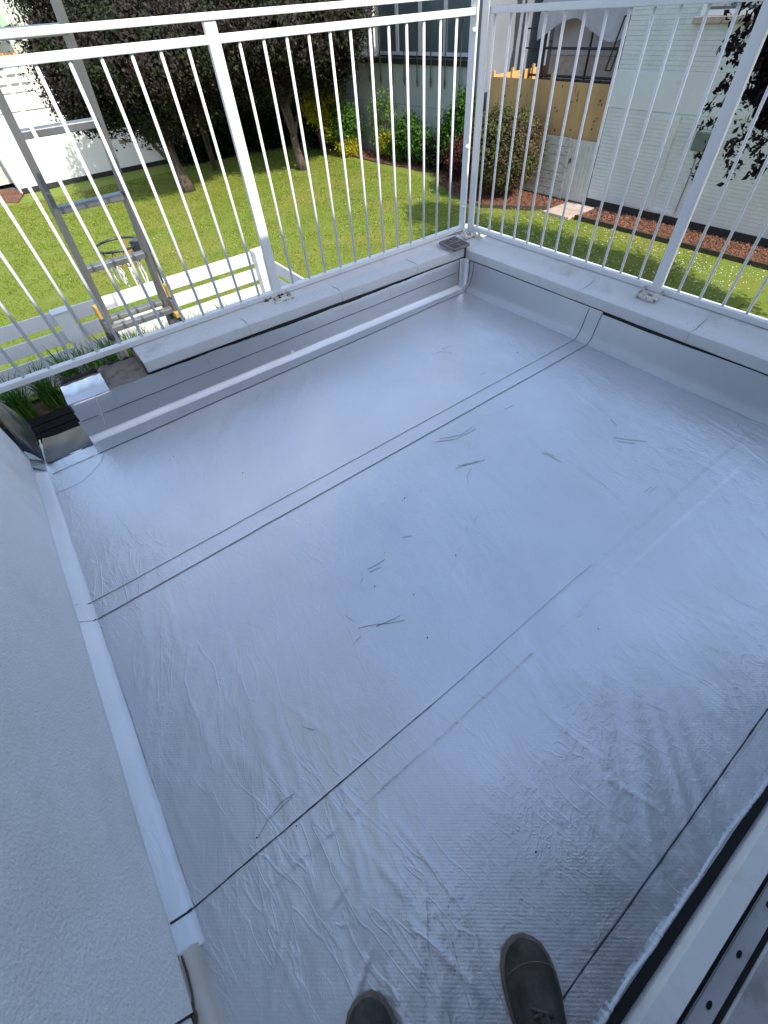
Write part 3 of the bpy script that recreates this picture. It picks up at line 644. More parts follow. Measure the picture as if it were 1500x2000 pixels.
# corner gusset: a rounded dressing in the inner corner
g = MB(); n = 9
for z in np.linspace(.012, .176, 8):
    for i in range(n + 1):
        t = i / n; a = PI / 2 * t; r = .045
        cz = 2.236 + max(0, z - .03) * .235; x = cz - r + r * math.sin(a); y = cz - r + r * math.cos(a)
        x -= .002; y -= .002; fl = .012 * max(0, (.04 - z) / .03)
        g.v.append((x - fl * .6, y - fl * .6, z))
for j in range(7):
    for i in range(n): a = j * (n + 1) + i; g.f.append((a, a + 1, a + n + 2, a + n + 1))
build('corner_dressing', g, M['crease'], par, smooth=True)
build('lap_bead', MB().tube([(2.222, 2.2675, .170), (2.206, 2.250, .10), (2.19, 2.235, .03)], .0014, 5), M['bead'], par)
build('lap_bead', MB().tube([(2.2685, 2.180, .166), (2.2505, 2.165, .10), (2.229, 2.168, .04), (2.212, 2.18, .012), (2.196, 2.170, .006)], .0014, 5), M['bead'], par2)
build('lap_bead', MB().tube([(2.2685, 2.212, .166), (2.250, 2.20, .10), (2.229, 2.192, .034)], .0011, 5), M['bead'], par2)
# coping stones
def coping(axis, a, b, parent, zl=0.0, zr=0.0):
    prof = [(2.275, .196), (2.270, .201), (2.270, .243), (2.273, .250), (2.281, .2535), (2.32, .254), (2.360, .2545), (2.384, .258), (2.404, .266), (2.420, .277), (2.435, .282), (2.50, .283), (2.545, .276), (2.556, .270), (2.556, .205), (2.55, .2)]
    n = len(prof); mb = MB(); k = 14
    for i in range(k + 1):
        t = a + (b - a) * i / k; f_ = i / k; dz = zl + (zr - zl) * f_
        for d, z in prof:
            d2 = d + .0018 * mnoise.noise(Vector((t * 8, z * 30, a))); z2 = z - .022 + dz * min(1, max(0, (2.425 - d) / .06)) + .0015 * mnoise.noise(Vector((t * 7, d * 12, a)))
            mb.v.append((t, d2, z2) if axis == 'x' else (d2, t, z2))
    for i in range(k):
        for j in range(n): mb.f.append((i * n + j, i * n + (j + 1) % n, (i + 1) * n + (j + 1) % n, (i + 1) * n + j))
    mb.f += [tuple(range(n)), tuple(range(k * n, (k + 1) * n))[::-1]]
    o = build('coping_stone', mb, M['coping'], parent); smooth_angle(o, 38); return o
jx = [.140, .697, 1.287, 1.858, 2.267]
for a, b in zip(jx[:-1], jx[1:]): coping('x', a, b - .0007, par, .0 + zoff(a), .0 + zoff(b))
jy = [-.62, .10, .736, 1.371, 1.950, 2.263]
for a, b in zip(jy[:-1], jy[1:]): coping('y', a, b - .0005, par2, -.006, -.006)
build('corner_coping', MB().extrude([(2.268, .18), (2.268, .228), (2.38, .234), (2.42, .254), (2.50, .259), (2.553, .255), (2.553, .18)], 'x', 2.2675, 2.553), M['coping'], par, bevel=.003)
build('joint', MB().box(2.2635, 2.2745, 2.2635, 2.2745, .165, .235), M['soot'], par)
for xx in (1.287, .697, 1.858):
    build('joint', MB().tube([(xx - .0006, 2.2705, .176 + zoff(xx)), (xx, 2.2692, .205 + zoff(xx)), (xx, 2.2712, .226 + zoff(xx)), (xx - .002, 2.280, .2318 + zoff(xx)), (xx + .003, 2.32, .2325 + zoff(xx)), (xx - .003, 2.36, .2330 + zoff(xx)), (xx, 2.385, .2370 + zoff(xx) * .6)],
          [.0006, .0008, .0009, .0011, .0015, .0009, .0005], 5), M['soot'] if 1 < xx < 1.5 else M['mortar'], par)
for yy in (1.371, .736):
    build('joint', MB().tube([(2.2702, yy, .17), (2.2692, yy, .215), (2.280, yy, .2260), (2.32, yy - .003, .2265), (2.37, yy + .003, .2285), (2.41, yy, .245)], [.0004, .0007, .0007, .0010, .0012, .0005], 5), M['soot'] if yy < 1 else M['mortar'], par2)
# flecks of dirt on the coping
for _ in range(70):
    if rnd.random() < .6: x = rnd.choice((.25, .5, .75, .9, 1.25, 2.0)) + rnd.gauss(0, .06); y = 2.29 + rnd.random() * .08; z = .2322 + zoff(x); P_ = par; 
    else: y = rnd.choice((1.95, 1.4, 1.05, .72)) + rnd.gauss(0, .05); x = 2.29 + rnd.random() * .08; z = .2262; P_ = par2
    if x < .16: continue
    r_ = rnd.uniform(.001, .0028)
    build('dirt_fleck', MB().add([(x + r_ * math.cos(t), y + r_ * 1.4 * math.sin(t), z) for t in (0, 1.2, 2.4, 3.6, 4.9)] + [(x, y, z + r_ * .8)], [(i, (i + 1) % 5, 5) for i in range(5)]), M['mortar'], P_)
# bare end of the left parapet and the outlet beside it
mb = MB(); k1, k2 = 26, 22
for j in range(k2 + 1):
    for i in range(k1 + 1):
        x = -.058 + .198 * i / k1; y = 2.277 + .235 * j / k2
        mb.v.append((x, y, .187 + .006 * mnoise.noise(Vector((x * 22, y * 22, 0))) + .016 * max(0, (y - 2.45) / .06) * (mnoise.noise(Vector((x * 16, y * 26, 3))) + .5)))
for j in range(k2):
    for i in range(k1): a = j * (k1 + 1) + i; mb.f.append((a, a + 1, a + k1 + 2, a + k1 + 1))
build('mortar_bed', mb, M['mortar'], par, smooth=True)
mb = MB()
for i in range(9):
    x = -.232 + i * .042; mb.tube([(x, 2.516, .172 + rnd.uniform(0, .01)), (x + .03, 2.522, .178 + rnd.uniform(0, .014)), (x + .05, 2.52, .17)], [.012, .018, .012], 7)
build('broken_edge', mb, M['soot'], par, smooth=True)
build('coping_end', MB().box(.131, .1395, 2.290, 2.545, .184, .252), M['crack'], par)
# wrapped foil cap
mb = MB(); k = 20
for i in range(k + 1):
    x = -.240 + .186 * i / k
    pr = [(2.2505, .10), (2.2600, .15), (2.266, .184), (2.274, .192), (2.30, .196), (2.37, .1965), (2.44, .196 + .004 * math.sin(i)), (2.462 + .006 * mnoise.noise(Vector((i * .6, 0, 0))), .193)]
    for d, z in pr: mb.v.append((x + .004 * mnoise.noise(Vector((d * 16, 3, 0))), d + .003 * mnoise.noise(Vector((x * 24, z * 20, 4))), z + .0045 * mnoise.noise(Vector((x * 17, d * 17, 0)))))
for i in range(k):
    for j in range(7): a = i * 8 + j; mb.f.append((a, a + 1, a + 9, a + 8))
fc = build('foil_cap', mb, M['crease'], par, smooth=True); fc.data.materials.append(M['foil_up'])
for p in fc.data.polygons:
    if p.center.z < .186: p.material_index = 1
build('end_flashing', MB().box(-.2415, -.2345, 2.262, 2.515, -.06, .19), M['bead'], par)
out_ = thing('rainwater_outlet', (-.35, 2.36, 0), 'shiny folded metal chute draining the terrace through the parapet gap', 'outlet')
mb = MB()
for j in range(13):
    t = j / 12; y = 2.205 + .31 * t
    for i in range(13): 
        s = i / 12; mb.v.append((-.462 + .220 * s, y, .003 - .052 * t ** 1.3 + .0035 * mnoise.noise(Vector((s * 2.4, t * 2.4, 6))) + .01 * (1 - s) ** 8))
for j in range(12):
    for i in range(12): a = j * 13 + i; mb.f.append((a, a + 1, a + 14, a + 13))
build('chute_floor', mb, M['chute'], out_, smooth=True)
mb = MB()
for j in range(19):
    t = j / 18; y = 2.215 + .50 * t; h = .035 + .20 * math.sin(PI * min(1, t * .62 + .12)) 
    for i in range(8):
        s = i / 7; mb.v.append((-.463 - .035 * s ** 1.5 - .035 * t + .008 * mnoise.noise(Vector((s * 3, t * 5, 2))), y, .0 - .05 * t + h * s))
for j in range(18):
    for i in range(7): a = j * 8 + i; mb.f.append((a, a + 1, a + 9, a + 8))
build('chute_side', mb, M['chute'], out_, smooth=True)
build('chute_lip', MB().tube([(-.463, 2.207, .006), (-.464, 2.30, .002), (-.468, 2.40, -.014), (-.474, 2.50, -.034)], .004, 6), M['crease'], out_)
mb = MB()
for j in range(10):
    t = j / 9
    for i in range(9): s = i / 8; mb.v.append((-.47 - .04 * s + .004 * mnoise.noise(Vector((s * 6, t * 6, 1))), 2.15 + .09 * t, .006 + .05 * s * (1 - .3 * t) + .005 * mnoise.noise(Vector((s * 7, t * 7, 8)))))
for j in range(9):
    for i in range(8): a = j * 9 + i; mb.f.append((a, a + 1, a + 10, a + 9))
build('corner_patch', mb, M['foil_up'], out_, smooth=True)

# ------------------------------------------------------------------ railings
def railing(label, axis, D, a0, a1, posts, first_bal, n_bal, pitch=.1098):
    """axis 'x': runs along x at y=D"""
    def B(t0, t1, d0, d1, z0, z1): return MB().box(t0, t1, d0, d1, z0, z1) if axis == 'x' else MB().box(d0, d1, t0, t1, z0, z1)
    r = thing('balcony_railing', (((a0 + a1) / 2, D, .24) if axis == 'x' else (D, (a0 + a1) / 2, .24)), label, 'railing', 'white railings of the terrace')
    build('top_rail', B(a0, a1, D - .022, D + .022, 1.288, 1.309), M['paint'], r, bevel=.003)
    build('upper_rail', B(a0, a1, D - .014, D + .014, 1.226, 1.252), M['paint'], r, bevel=.0035)
    build('bottom_rail', B(a0, a1, D - .020, D + .020, .262, .288), M['paint'], r, bevel=.003)
    def at(t, d, z): return (t, d, z) if axis == 'x' else (d, t, z)
    first = None
    ts = [p + k * pitch for p in posts for k in range(1, 13)] + [posts[0] - k * pitch for k in range(1, n_bal + 1)]
    for t in ts:
        if not (a0 < t < a1): continue
        if first is None:
            first = build('baluster', MB().tube([at(t, D, .286), at(t, D, 1.228)], .0068, 8), M['paint'], r, smooth=True); t0 = t
        else:
            c = first.copy(); COL.objects.link(c); c.parent = r; c.location = Vector(at(t - t0, 0, 0))
    for p in posts:
        o = build('post', B(p - .025, p + .025, D - .016, D + .009, .248, 1.287), M['paint'], r, bevel=.003)
        plate = build('base_plate', B(p - .055, p + .060, D - .082, D + .03, .238, .257), M['oldpaint'], r, bevel=.003)
        for dx_, dd in ((-.040, -.062), (.045, -.062), (-.047, -.022), (.05, -.020)):
            q = Vector(at(p + dx_, D + dd, .257)); build('bolt', MB().tube([q, q + Vector((0, 0, .014)), q + Vector((0, 0, .020))], [.010, .009, .004], 6), M['oldpaint'], plate)
    return r
RY = 2.468
rl = railing('sunlit white steel railing on the left parapet in front of the ladder', 'x', RY, -.98, 2.43, [.978], 0, 17)
rr = railing('shaded white steel railing on the right parapet facing the painted brick wall', 'y', 2.468, -.58, 2.44, [1.05], 0, 14)
# corner post of two flats with bolts, crusted foot
build('post', MB().box(2.412, 2.424, 2.440, 2.492, .245, 1.42), M['paint'], rl, bevel=.002)
build('post', MB().box(2.4425, 2.456, 2.388, 2.438, .245, 1.42), M['paint'], rr, bevel=.002)
for z in (1.175, .705, .40):
    build('bolt', MB().tube([(2.411, 2.452, z), (2.400, 2.450, z), (2.396, 2.449, z)], [.011, .010, .005], 8), M['paint'], rl, smooth=True)
cp = build('base_plate', MB().box(2.36, 2.45, 2.36, 2.45, .238, .257), M['oldpaint'], rl, bevel=.003)
for x, y in ((2.375, 2.385), (2.40, 2.37), (2.435, 2.355), (2.372, 2.42), (2.34, 2.44), (2.45, 2.33)):
    build('bolt', MB().tube([(x, y, .246), (x + .002, y, .262), (x, y, .270)], [.012, .010, .004], 6), M['oldpaint'], cp)
mb = MB()
for _ in range(9):
    x = .978 + rnd.uniform(-.09, .07); y = 2.435 + rnd.uniform(-.015, .02); s = rnd.uniform(.005, .011); mb.tube([(x - s, y, .256), (x, y + .004, .259 + s * .3), (x + s, y - .004, .256)], [s * .5, s, s * .5], 6)
build('moss_crust', mb, M['soot'], rl, smooth=True)
# drain grate lying on the coping
gr = thing('drain_grate', (2.21, 2.33, .245), 'loose square cast metal drain grate lying on the coping corner', 'drain cover')
gc = Vector((2.212, 2.315, .258)); ca, sa = math.cos(.05), math.sin(.05); H_ = .068
def gp(u, v, z): p = Vector((gc.x + u * ca - v * sa, gc.y + u * sa + v * ca, gc.z + z + .10 * v)); return p
mb = MB()
for a, b in (((-1, -1), (1, -1)), ((1, -1), (1, 1)), ((1, 1), (-1, 1)), ((-1, 1), (-1, -1))):
    mb.bar(gp(a[0] * H_, a[1] * H_, 0), gp(b[0] * H_, b[1] * H_, 0), .013, .014)
build('frame', mb, M['steel'], gr)
for k in range(-4, 5):
    u = k * .0135
    build('grate_bar', MB().bar(gp(u, .004, .002), gp(u * 1.0 + (.03 if k > 0 else -.03 if k < 0 else 0) * .6, .060, .002), .006, .008), M['steel'], gr)
    build('grate_bar', MB().bar(gp(u, .0, .002), gp(u * 1.0 - (.03 if k > 0 else -.03 if k < 0 else 0) * .4, -.060, .002), .005, .009), M['steel'], gr)
build('hub', MB().bar(gp(-.062, 0, .003), gp(.062, 0, .003), .010, .010), M['steel'], gr)

# ------------------------------------------------------------------ ladder
lad = thing('ladder', (.3, 3.6, GZ), 'tall aluminium extension ladder with yellow clips standing outside the railing', 'ladder')
U = Vector((.057, -.19, .98)).normalized(); LB = Vector((.126, 3.137, 0))
def lp(x, k, off=0): return LB + U * k + Vector((x, off, 0))
W_ = .34
for x in (0, W_): build('side_rail', MB().bar(lp(x, -.10), lp(x, 4.55), .022, .050), M['alu_dull'], lad, bevel=.003)
k = 1.039 - .2855 * 3
kk = k
i = 0
while kk < 4.4:
    r_ = build('rung', MB().bar(lp(.012, kk), lp(W_ - .012, kk), .034, .030, up=U), M['alu'], lad, bevel=.004); kk += .2855
lo = .06
for x in (-.032, W_ + .032): build('base_rail', MB().bar(lp(x, .20, -lo * .6), lp(x, -2.97, -lo * .6), .022, .050), M['alu_dull'], lad, bevel=.003)
kk = .145
while kk > -2.9:
    build('rung', MB().bar(lp(-.02, kk, -lo), lp(W_ + .02, kk, -lo), .034, .032, up=U), M['alu'], lad, bevel=.004); kk -= .2855
for x in (-.035, W_ + .036):
    build('clip', MB().bar(lp(x, .225, -lo), lp(x, .300, -lo), .026, .036), M['yellow'], lad, bevel=.005)
    build('hook', MB().bar(lp(x, .09, -lo), lp(x, .125, -lo), .028, .042), M['black'] if x < 0 else M['yellow'], lad, bevel=.004)
for x in (-.032, W_ + .032): build('foot', MB().bar(lp(x, -2.97, -lo), lp(x, -2.90, -lo), .05, .09), M['black'], lad, bevel=.004)
for x in (W_ + .05,): build('guide_bar', MB().bar(lp(x, .09, -lo), lp(x + .0, -.9, -lo), .018, .03), M['black'], lad)

# ------------------------------------------------------------------ basketball hoop
hp = thing('basketball_hoop', (.96, 5.2, GZ), 'black freestanding basketball hoop with a torn red and white net', 'basketball hoop')
hc = Vector((.675, 5.60, -.112)); R_ = .215
build('ring', MB().tube([hc + Vector((R_ * math.cos(t), R_ * math.sin(t), 0)) for t in np.linspace(0, 2 * PI, 41)[:-1]], .011, 8, closed=True), M['navy'], hp, smooth=True)
build('ring_brace', MB().tube([hc + Vector((R_ * math.cos(t), R_ * math.sin(t), -.045 - .05 * math.cos((t + 1) / 1.3))) for t in np.linspace(-2.2, .9, 14)], .006, 6), M['navy'], hp, smooth=True)
dirp = Vector((.70, -.71, 0))
bk = hc + dirp * (R_ + .035)
br = build('bracket', MB().bar(bk - Vector((0, 0, .075)), bk + Vector((0, 0, .045)), .10, .13, up=dirp), M['navy'], hp, bevel=.006)
for sx in (-1, 1):
    for sz in (-.05, .025): 
        q = bk + Vector((.71, .70, 0)) * .035 * sx + Vector((0, 0, sz)) - dirp * .066; build('bolt', MB().tube([q, q - dirp * .008], .007, 6), M['alu'], br)
pp = bk + dirp * .05
build('pole', MB().tube([Vector((pp.x, pp.y, -.13)), Vector((pp.x - .01, pp.y + .02, GZ + .12))], .030, 12), M['black'], hp, smooth=True)
build('base', MB().box(pp.x - .3, pp.x + .3, pp.y - .45, pp.y + .2, GZ + .0, GZ + .14), M['black'], hp, bevel=.03)
for sgn in (1,): build('strut', MB().tube([(pp.x + .02, pp.y - .06, -.6), (pp.x + .02, pp.y - .38, GZ + .12)], .012, 8), M['black'], hp)
nr = MB(); nw = MB()
for i in range(8):
    t = 2 * PI * i / 12 - 2.6; r1 = .205
    for dl in (-1, 1):
        t2 = t + dl * PI / 12
        nr.tube([hc + Vector((r1 * math.cos(t), r1 * math.sin(t), -.01)), hc + Vector((.17 * math.cos(t2), .17 * math.sin(t2), -.10)), hc + Vector((.14 * math.cos(t), .14 * math.sin(t), -.17))], .0038, 4)
for i in range(7):
    t = 2 * PI * i / 7 + .3; L_ = rnd.uniform(.16, .27)
    p = hc + Vector((.135 * math.cos(t), .135 * math.sin(t), -.16)); q = p + Vector((rnd.uniform(-.03, .03), rnd.uniform(-.03, .03), -L_))
    nw.tube([p, p.lerp(q, .5) + Vector((.018, 0, 0)), q, p.lerp(q, .6) - Vector((.016, .01, 0)), p - Vector((.02, 0, 0))], .006, 4)
build('net', nr, M['net_r'], hp); build('net_cord', nw, M['net_w'], hp)

# ------------------------------------------------------------------ white board fence and planting
FY = 8.06
fn = thing('board_fence', (1.4, FY, GZ), 'white horizontal board fence seen behind the ladder below the terrace', 'fence')
for x0, x1 in ((-5.2, -2.62), (-2.6, -.20), (-.18, 2.90)):
    for zt in (-1.30, -1.565, -1.83, -2.095):
        build('board', MB().box(x0, x1, FY - .015, FY + .02, zt - .185, zt), M['fence'], fn, bevel=.003)
for x in (-2.7, -.28, 2.90):
    p_ = build('post', MB().box(x, x + .20, FY - .20, FY - .017, GZ, -1.285), M['fence'], fn, bevel=.004)
    build('cap', MB().box(x - .012, x + .212, FY - .212, FY - .005, -1.284, -1.262), M['fence'], p_, bevel=.004)
fs = thing('board_fence', (3.1, 7, GZ), 'short return of the white board fence running back towards the house', 'fence')
for zt in (-1.33, -1.595, -1.86, -2.125):
    build('board', MB().box(3.02, 3.05, 3.6, FY - .215, zt - .185, zt), M['fence'], fs, bevel=.003)
build('post', MB().box(2.94, 3.13, 5.2, 5.38, GZ, -1.30), M['fence'], fs, bevel=.004)
# dark terrace and planters below
mb = MB()
build('terrace_paving', MB().box(-9, 3.3, 2.54, 7.75, GZ - .02, GZ + .065), M['decking'], kind='structure')
pt = thing('planter_box', (.4, 7.35, GZ), 'long black planter of grasses standing along the white fence', 'planter')
for x0 in (-4.2, -2.3, -.4, 1.5):
    for y0, y1 in ((7.1, 7.13), (7.62, 7.65)):
        for q in range(5): build('slat', MB().box(x0, x0 + 1.85, y0, y1, GZ + .07 + q * .115, GZ + .17 + q * .115), M['planter'], pt)
    build('soil', MB().box(x0 + .01, x0 + 1.84, 7.13, 7.62, GZ + .08, GZ + .58), M['mulch'], pt)
def tuft(label, cx, cy, z0, n, h, spread, seed, mname='blade', wd=.012, group='strappy grass clumps in the planter'):
    r = np.random.default_rng(seed); V = []
    for i in range(n):
        a = r.uniform(0, 2 * PI); b = np.array([cx + r.normal() * .06, cy + r.normal() * .05, z0]); L_ = h * r.uniform(.55, 1.15); sp = spread * r.uniform(.1, 1.1)
        d = np.array([math.cos(a), math.sin(a), 0]); s = np.array([-d[1], d[0], 0]) * wd * r.uniform(.6, 1.2)
        p = [b + d * sp * t ** 1.8 + np.array([0, 0, L_ * (t - .22 * t ** 3)]) for t in (0, .35, .7, 1)]
        V.append([p[0] - s, p[0] + s, p[1] + s, p[1] - s]); V.append([p[1] - s, p[1] + s, p[2] + s * .7, p[2] - s * .7]); V.append([p[2] - s * .7, p[2] + s * .7, p[3] + s * .08, p[3] - s * .08])
    root = thing('grass_clump', (cx, cy, z0), label, 'plant', group)
    quads_np('foliage', np.array(V), M[mname], root)
tx = [-3.7, -3.2, -2.7, -2.2, -1.75, -1.3, -.9, -.5, -.15, .15, .45, .72, .98, 1.3, 1.6, 1.95]
for i, x in enumerate(tx):
    if x < -.3: lab = 'strappy grass clump in the shaded left part of the black planter'
    elif x < 1.1: lab = 'strappy sunlit grass clump in the planter left of the ladder foot'
    else: lab = 'low grass clump in the planter seen through the ladder rungs'
    tuft(lab, x, 7.3 + rnd.uniform(-.08, .08), GZ + .56, 170, (.78 if x < 1.1 else .66) * rnd.uniform(.9, 1.1), .42, 40 + i, 'blade', .009)
    if x > -.5: tuft('pale variegated grass clump mixed into the sunlit planter', x + .1, 7.42, GZ + .56, 60, .6, .4, 80 + i, 'blade_pale', .009)

# ------------------------------------------------------------------ trees
def tree(label, base, top, r0, r1, blobs, ncl, nper, size, mname, seed, group=None, **kw):
    t = thing('plum_tree', base, label, 'tree', group)
    build('trunk', trunk_mb(base, top, r0, r1, seed, **{k: v for k, v in kw.items() if k in ('limbs', 'spread', 'lh', 'bend')}), M['bark'], t, smooth=True)
    crown('crown', blobs, ncl, nper, size, M[mname], t, seed, clr=kw.get('clr', .25), fill=kw.get('fill', .3))
    return t
tree('dark leaved plum tree in front of the long white garden wall', (5.62, 20.3, GZ), (5.35, 20.2, -.9), .19, .13,
     [((4.9, 20.2, .75), (1.7, 1.7, 1.5)), ((3.6, 20.2, .7), (1.2, 1.4, 1.2)), ((6.6, 20.4, .6), (1.3, 1.5, 1.3)), ((5.3, 20, -.45), (1.5, 1.3, .85)), ((3.4, 20.1, -.25), (.8, .8, .6)), ((5, 20.3, 2.0), (2.2, 2.0, 1.1)), ((6.6, 20.3, -.45), (1.0, .9, .75)), ((5.0, 18.4, .75), (2.1, 1.3, 1.0)), ((6.7, 18.8, .9), (1.3, 1.2, .9)), ((4.6, 21.8, .2), (1.8, 1.2, 1.3))],
     2700, 30, .062, 'plum', 11, 'dark leaved trees on the lawn', clr=.2, limbs=4, spread=.7, lh=1.2, bend=.06)
tree('dark leaved plum tree standing right of centre with a bare upright trunk', (10.0, 19.4, GZ), (9.8, 19.4, -.5), .15, .12,
     [((9.8, 19.4, 1.0), (1.9, 1.8, 1.4)), ((8.3, 19.5, .7), (1.3, 1.6, 1.2)), ((11.6, 19.6, .9), (1.7, 1.7, 1.3)), ((11.9, 19.8, -.1), (1.0, 1.2, .75)), ((9.9, 19.4, .0), (1.6, 1.3, .8)), ((12.6, 19.8, .6), (.7, 1.1, .9)), ((10.0, 19.4, 2.3), (2.6, 2.2, 1.2)), ((9.7, 17.7, .95), (1.9, 1.3, .95)), ((11.3, 18.2, 1.2), (1.5, 1.2, .9)), ((9.8, 20.9, .2), (1.9, 1.2, 1.2))],
     2900, 30, .062, 'plum', 12, 'dark leaved trees on the lawn', clr=.2, limbs=4, spread=.6, lh=1.1, bend=.05)
# branches that hang in front of the brick wall from a tree just out of frame
t3 = thing('plum_tree', (9.3, 1.1, GZ), 'near dark purple plum tree hanging in from the right edge', 'tree')
build('trunk', trunk_mb((9.3, 1.1, GZ), (9.1, 1.3, .2), .16, .11, 5, limbs=6, spread=.9, lh=1.3), M['bark'], t3, smooth=True)
crown('crown', [((8.3, 3.0, 1.1), (.75, .75, .8)), ((8.3, 2.72, .45), (.62, .72, .62)), ((8.3, 2.35, .35), (.6, .6, .5)), ((8.6, 2.2, 1.3), (1.2, 1.0, 1.2)), ((9.8, 1.0, 1.6), (1.6, 1.6, 1.5)), ((9.5, 2.6, 2.6), (1.7, 1.9, 1.1)), ((9.5, 0, .8), (1.4, 1.4, 1.2)), ((8.4, 2.9, 2.0), (.9, 1.1, .7)), ((10.2, 4.6, 3.3), (1.0, 1.3, .7)), ((10.0, 1.2, 3.2), (1.3, 1.6, .8)), ((9.4, -1.8, 2.6), (1.4, 1.2, .9))],
      3300, 26, .05, M['plum_near'], t3, 31, clr=.13, fill=.5, aspect=.42)
# trailing twigs with leaves
def twig(parent, pts, seed, n=26, s=.05):
    build('twig', MB().tube(pts, [.006] * (len(pts) - 1) + [.003], 5), M['bark'], parent)
    r = np.random.default_rng(seed); P = []
    for i in range(n):
        t = r.random() * (len(pts) - 1); k = int(t); a = Vector(pts[k]).lerp(Vector(pts[k + 1]), t - k); P.append([a.x + r.normal() * .03, a.y + r.normal() * .03, a.z + r.normal() * .03])
    quads_np('twig_leaves', leaf_faces(np.array(P), s, r, aspect=.42), M['plum_near'], parent)
for i, (a, b, c_, n_) in enumerate((((1410, 240), (1375, 290), (1350, 360), 30), ((1420, 200), (1390, 210), (1368, 215), 30), ((1430, 220), (1385, 245), (1358, 250), 36), ((1440, 320), (1430, 330), (1422, 352), 44),
                                    ((1480, 300), (1478, 330), (1462, 345), 36), ((1440, 270), (1420, 300), (1425, 330), 46), ((1460, 90), (1430, 90), (1405, 100), 36), ((1440, 150), (1415, 165), (1402, 180), 36), ((1460, 50), (1440, 75), (1425, 85), 30), ((1500, 310), (1485, 330), (1476, 350), 34), ((1400, 285), (1372, 312), (1352, 345), 14))):
    pts = [px(*q, X=7.7) for q in (a, b, c_)]; twig(t3, pts, 200 + i, n_, .055)
# shade trees out of frame whose dappled shade falls on the right hand lawn
def bigtree(name, label, base, r, seed, mname, ncl=500, size=.13):
    t = thing(name, base, label, 'tree'); build('trunk', trunk_mb(base, (base[0], base[1], base[2] + 3), .2, .12, seed), M['bark'], t, smooth=True)
    crown('crown', [((base[0], base[1], base[2] + 4.6), (r, r, r * .8)), ((base[0] + .8, base[1] - .6, base[2] + 5.3), (r * .8, r * .8, r * .6))], ncl, 22, size, M[mname], t, seed, clr=.3, fill=.1)

# ------------------------------------------------------------------ shrubs and hedge
def shrub(name, label, c, r, ncl, nper, size, mname, seed, group=None, clr=.14, fill=.35, stem=True, blobs=None):
    t = thing(name, (c[0], c[1], GZ), label, 'shrub', group)
    if stem:
        mb = MB(); rr_ = random.Random(seed)
        for i in range(5):
            a = 2 * PI * i / 5; mb.tube([(c[0] + .06 * math.cos(a), c[1] + .06 * math.sin(a), GZ), (c[0] + r[0] * .35 * math.cos(a), c[1] + r[1] * .35 * math.sin(a), c[2] - r[2] * .35), (c[0] + r[0] * .6 * math.cos(a), c[1] + r[1] * .6 * math.sin(a), c[2] + r[2] * .2)], [.045, .03, .012], 6)
        build('stem', mb, M['bark'], t, smooth=True)
    crown('foliage', blobs or [(c, r)], ncl, nper, size, M[mname], t, seed, clr=clr, fill=fill)
    return t
shrub('round_bush', 'large round mottled green and bronze bush on the mulch bed', (12.35, 11.15, -1.72), (1.02, 1.22, .92), 1700, 24, .042, 'bushl', 51, clr=.10, fill=.7,
      blobs=[((12.35, 11.15, -1.62), (1.0, 1.2, .84)), ((12.4, 11.2, -1.95), (.95, 1.1, .62)), ((12.3, 10.7, -1.5), (.7, .7, .66))])
hedges = [((8.0, 25.0, -1.6), (1.6, .8, 1.4)), ((9.6, 24.9, -1.2), (1.5, .9, 1.8)), ((11.0, 24.6, -1.3), (1.4, .9, 1.7)), ((12.4, 24.2, -1.0), (1.4, 1.2, 2.0)), ((12.9, 22.6, -1.3), (.8, 1.1, 1.6)), ((10.2, 26.6, .3), (2.2, 1, 2.2)), ((7.6, 26.6, 0), (1.3, .8, 2.0)), ((12.6, 26.0, .8), (2.0, 1.2, 2.4))]
hl = ['dark evergreen shrub touching the right end of the white garden wall', 'dark evergreen shrub behind the gap between the two plum trees', 'tall dark evergreen shrub just left of the straight plum trunk', 'dark evergreen shrub behind the straight plum trunk',
      'narrow dark shrub left of the golden bush', 'high dark tree mass rising behind the evergreen shrubs', 'high dark foliage behind the end of the white garden wall', 'high dark foliage in the far corner of the garden']
for i, (c, r) in enumerate(hedges):
    shrub('evergreen_shrub', hl[i], c, r, 420, 22, .10, 'darkgreen', 60 + i, 'dark evergreens closing the back of the garden', clr=.22, fill=.6)
shrub('golden_bush', 'bright golden yellow leaved bush against the dark hedge', (12.0, 20.9, -1.5), (.62, .6, .75), 170, 20, .07, 'gold', 71, clr=.14, fill=.1,
      blobs=[((11.9, 21.0, -1.3), (.5, .5, .55)), ((12.3, 20.7, -1.9), (.4, .5, .5)), ((12.6, 20.9, -1.0), (.35, .4, .3))])
shrub('green_bush', 'rounded bright green bush just right of the golden bush', (12.75, 20.3, -1.95), (.6, .7, .75), 240, 20, .06, 'midgreen', 72, clr=.12, fill=.4)
shrub('low_bush', 'low lime and yellow bush at the corner of the lawn', (12.6, 19.9, -2.5), (.5, .45, .28), 120, 18, .05, 'gold', 73, clr=.1, fill=.3)
shrub('shrub', 'thin pale twiggy shrub left end of the grey wall border', (13.25, 18.3, -1.7), (.35, .7, .9), 90, 16, .06, 'lime', 74, clr=.12, fill=0)
shrub('shrub', 'small orange yellow leaved shrub low in the grey wall border', (13.2, 17.9, -2.3), (.35, .45, .35), 70, 18, .05, 'gold', 75, clr=.1, fill=.1)
shrub('shrub', 'bright green leafy shrub in the middle of the grey wall border', (13.2, 16.3, -2.0), (.45, .85, .62), 260, 20, .06, 'midgreen', 76, clr=.13, fill=.4, blobs=[((13.2, 16.6, -1.95), (.45, .45, .65)), ((13.2, 15.9, -2.1), (.4, .4, .5)), ((13.2, 17.2, -2.3), (.4, .4, .35))])
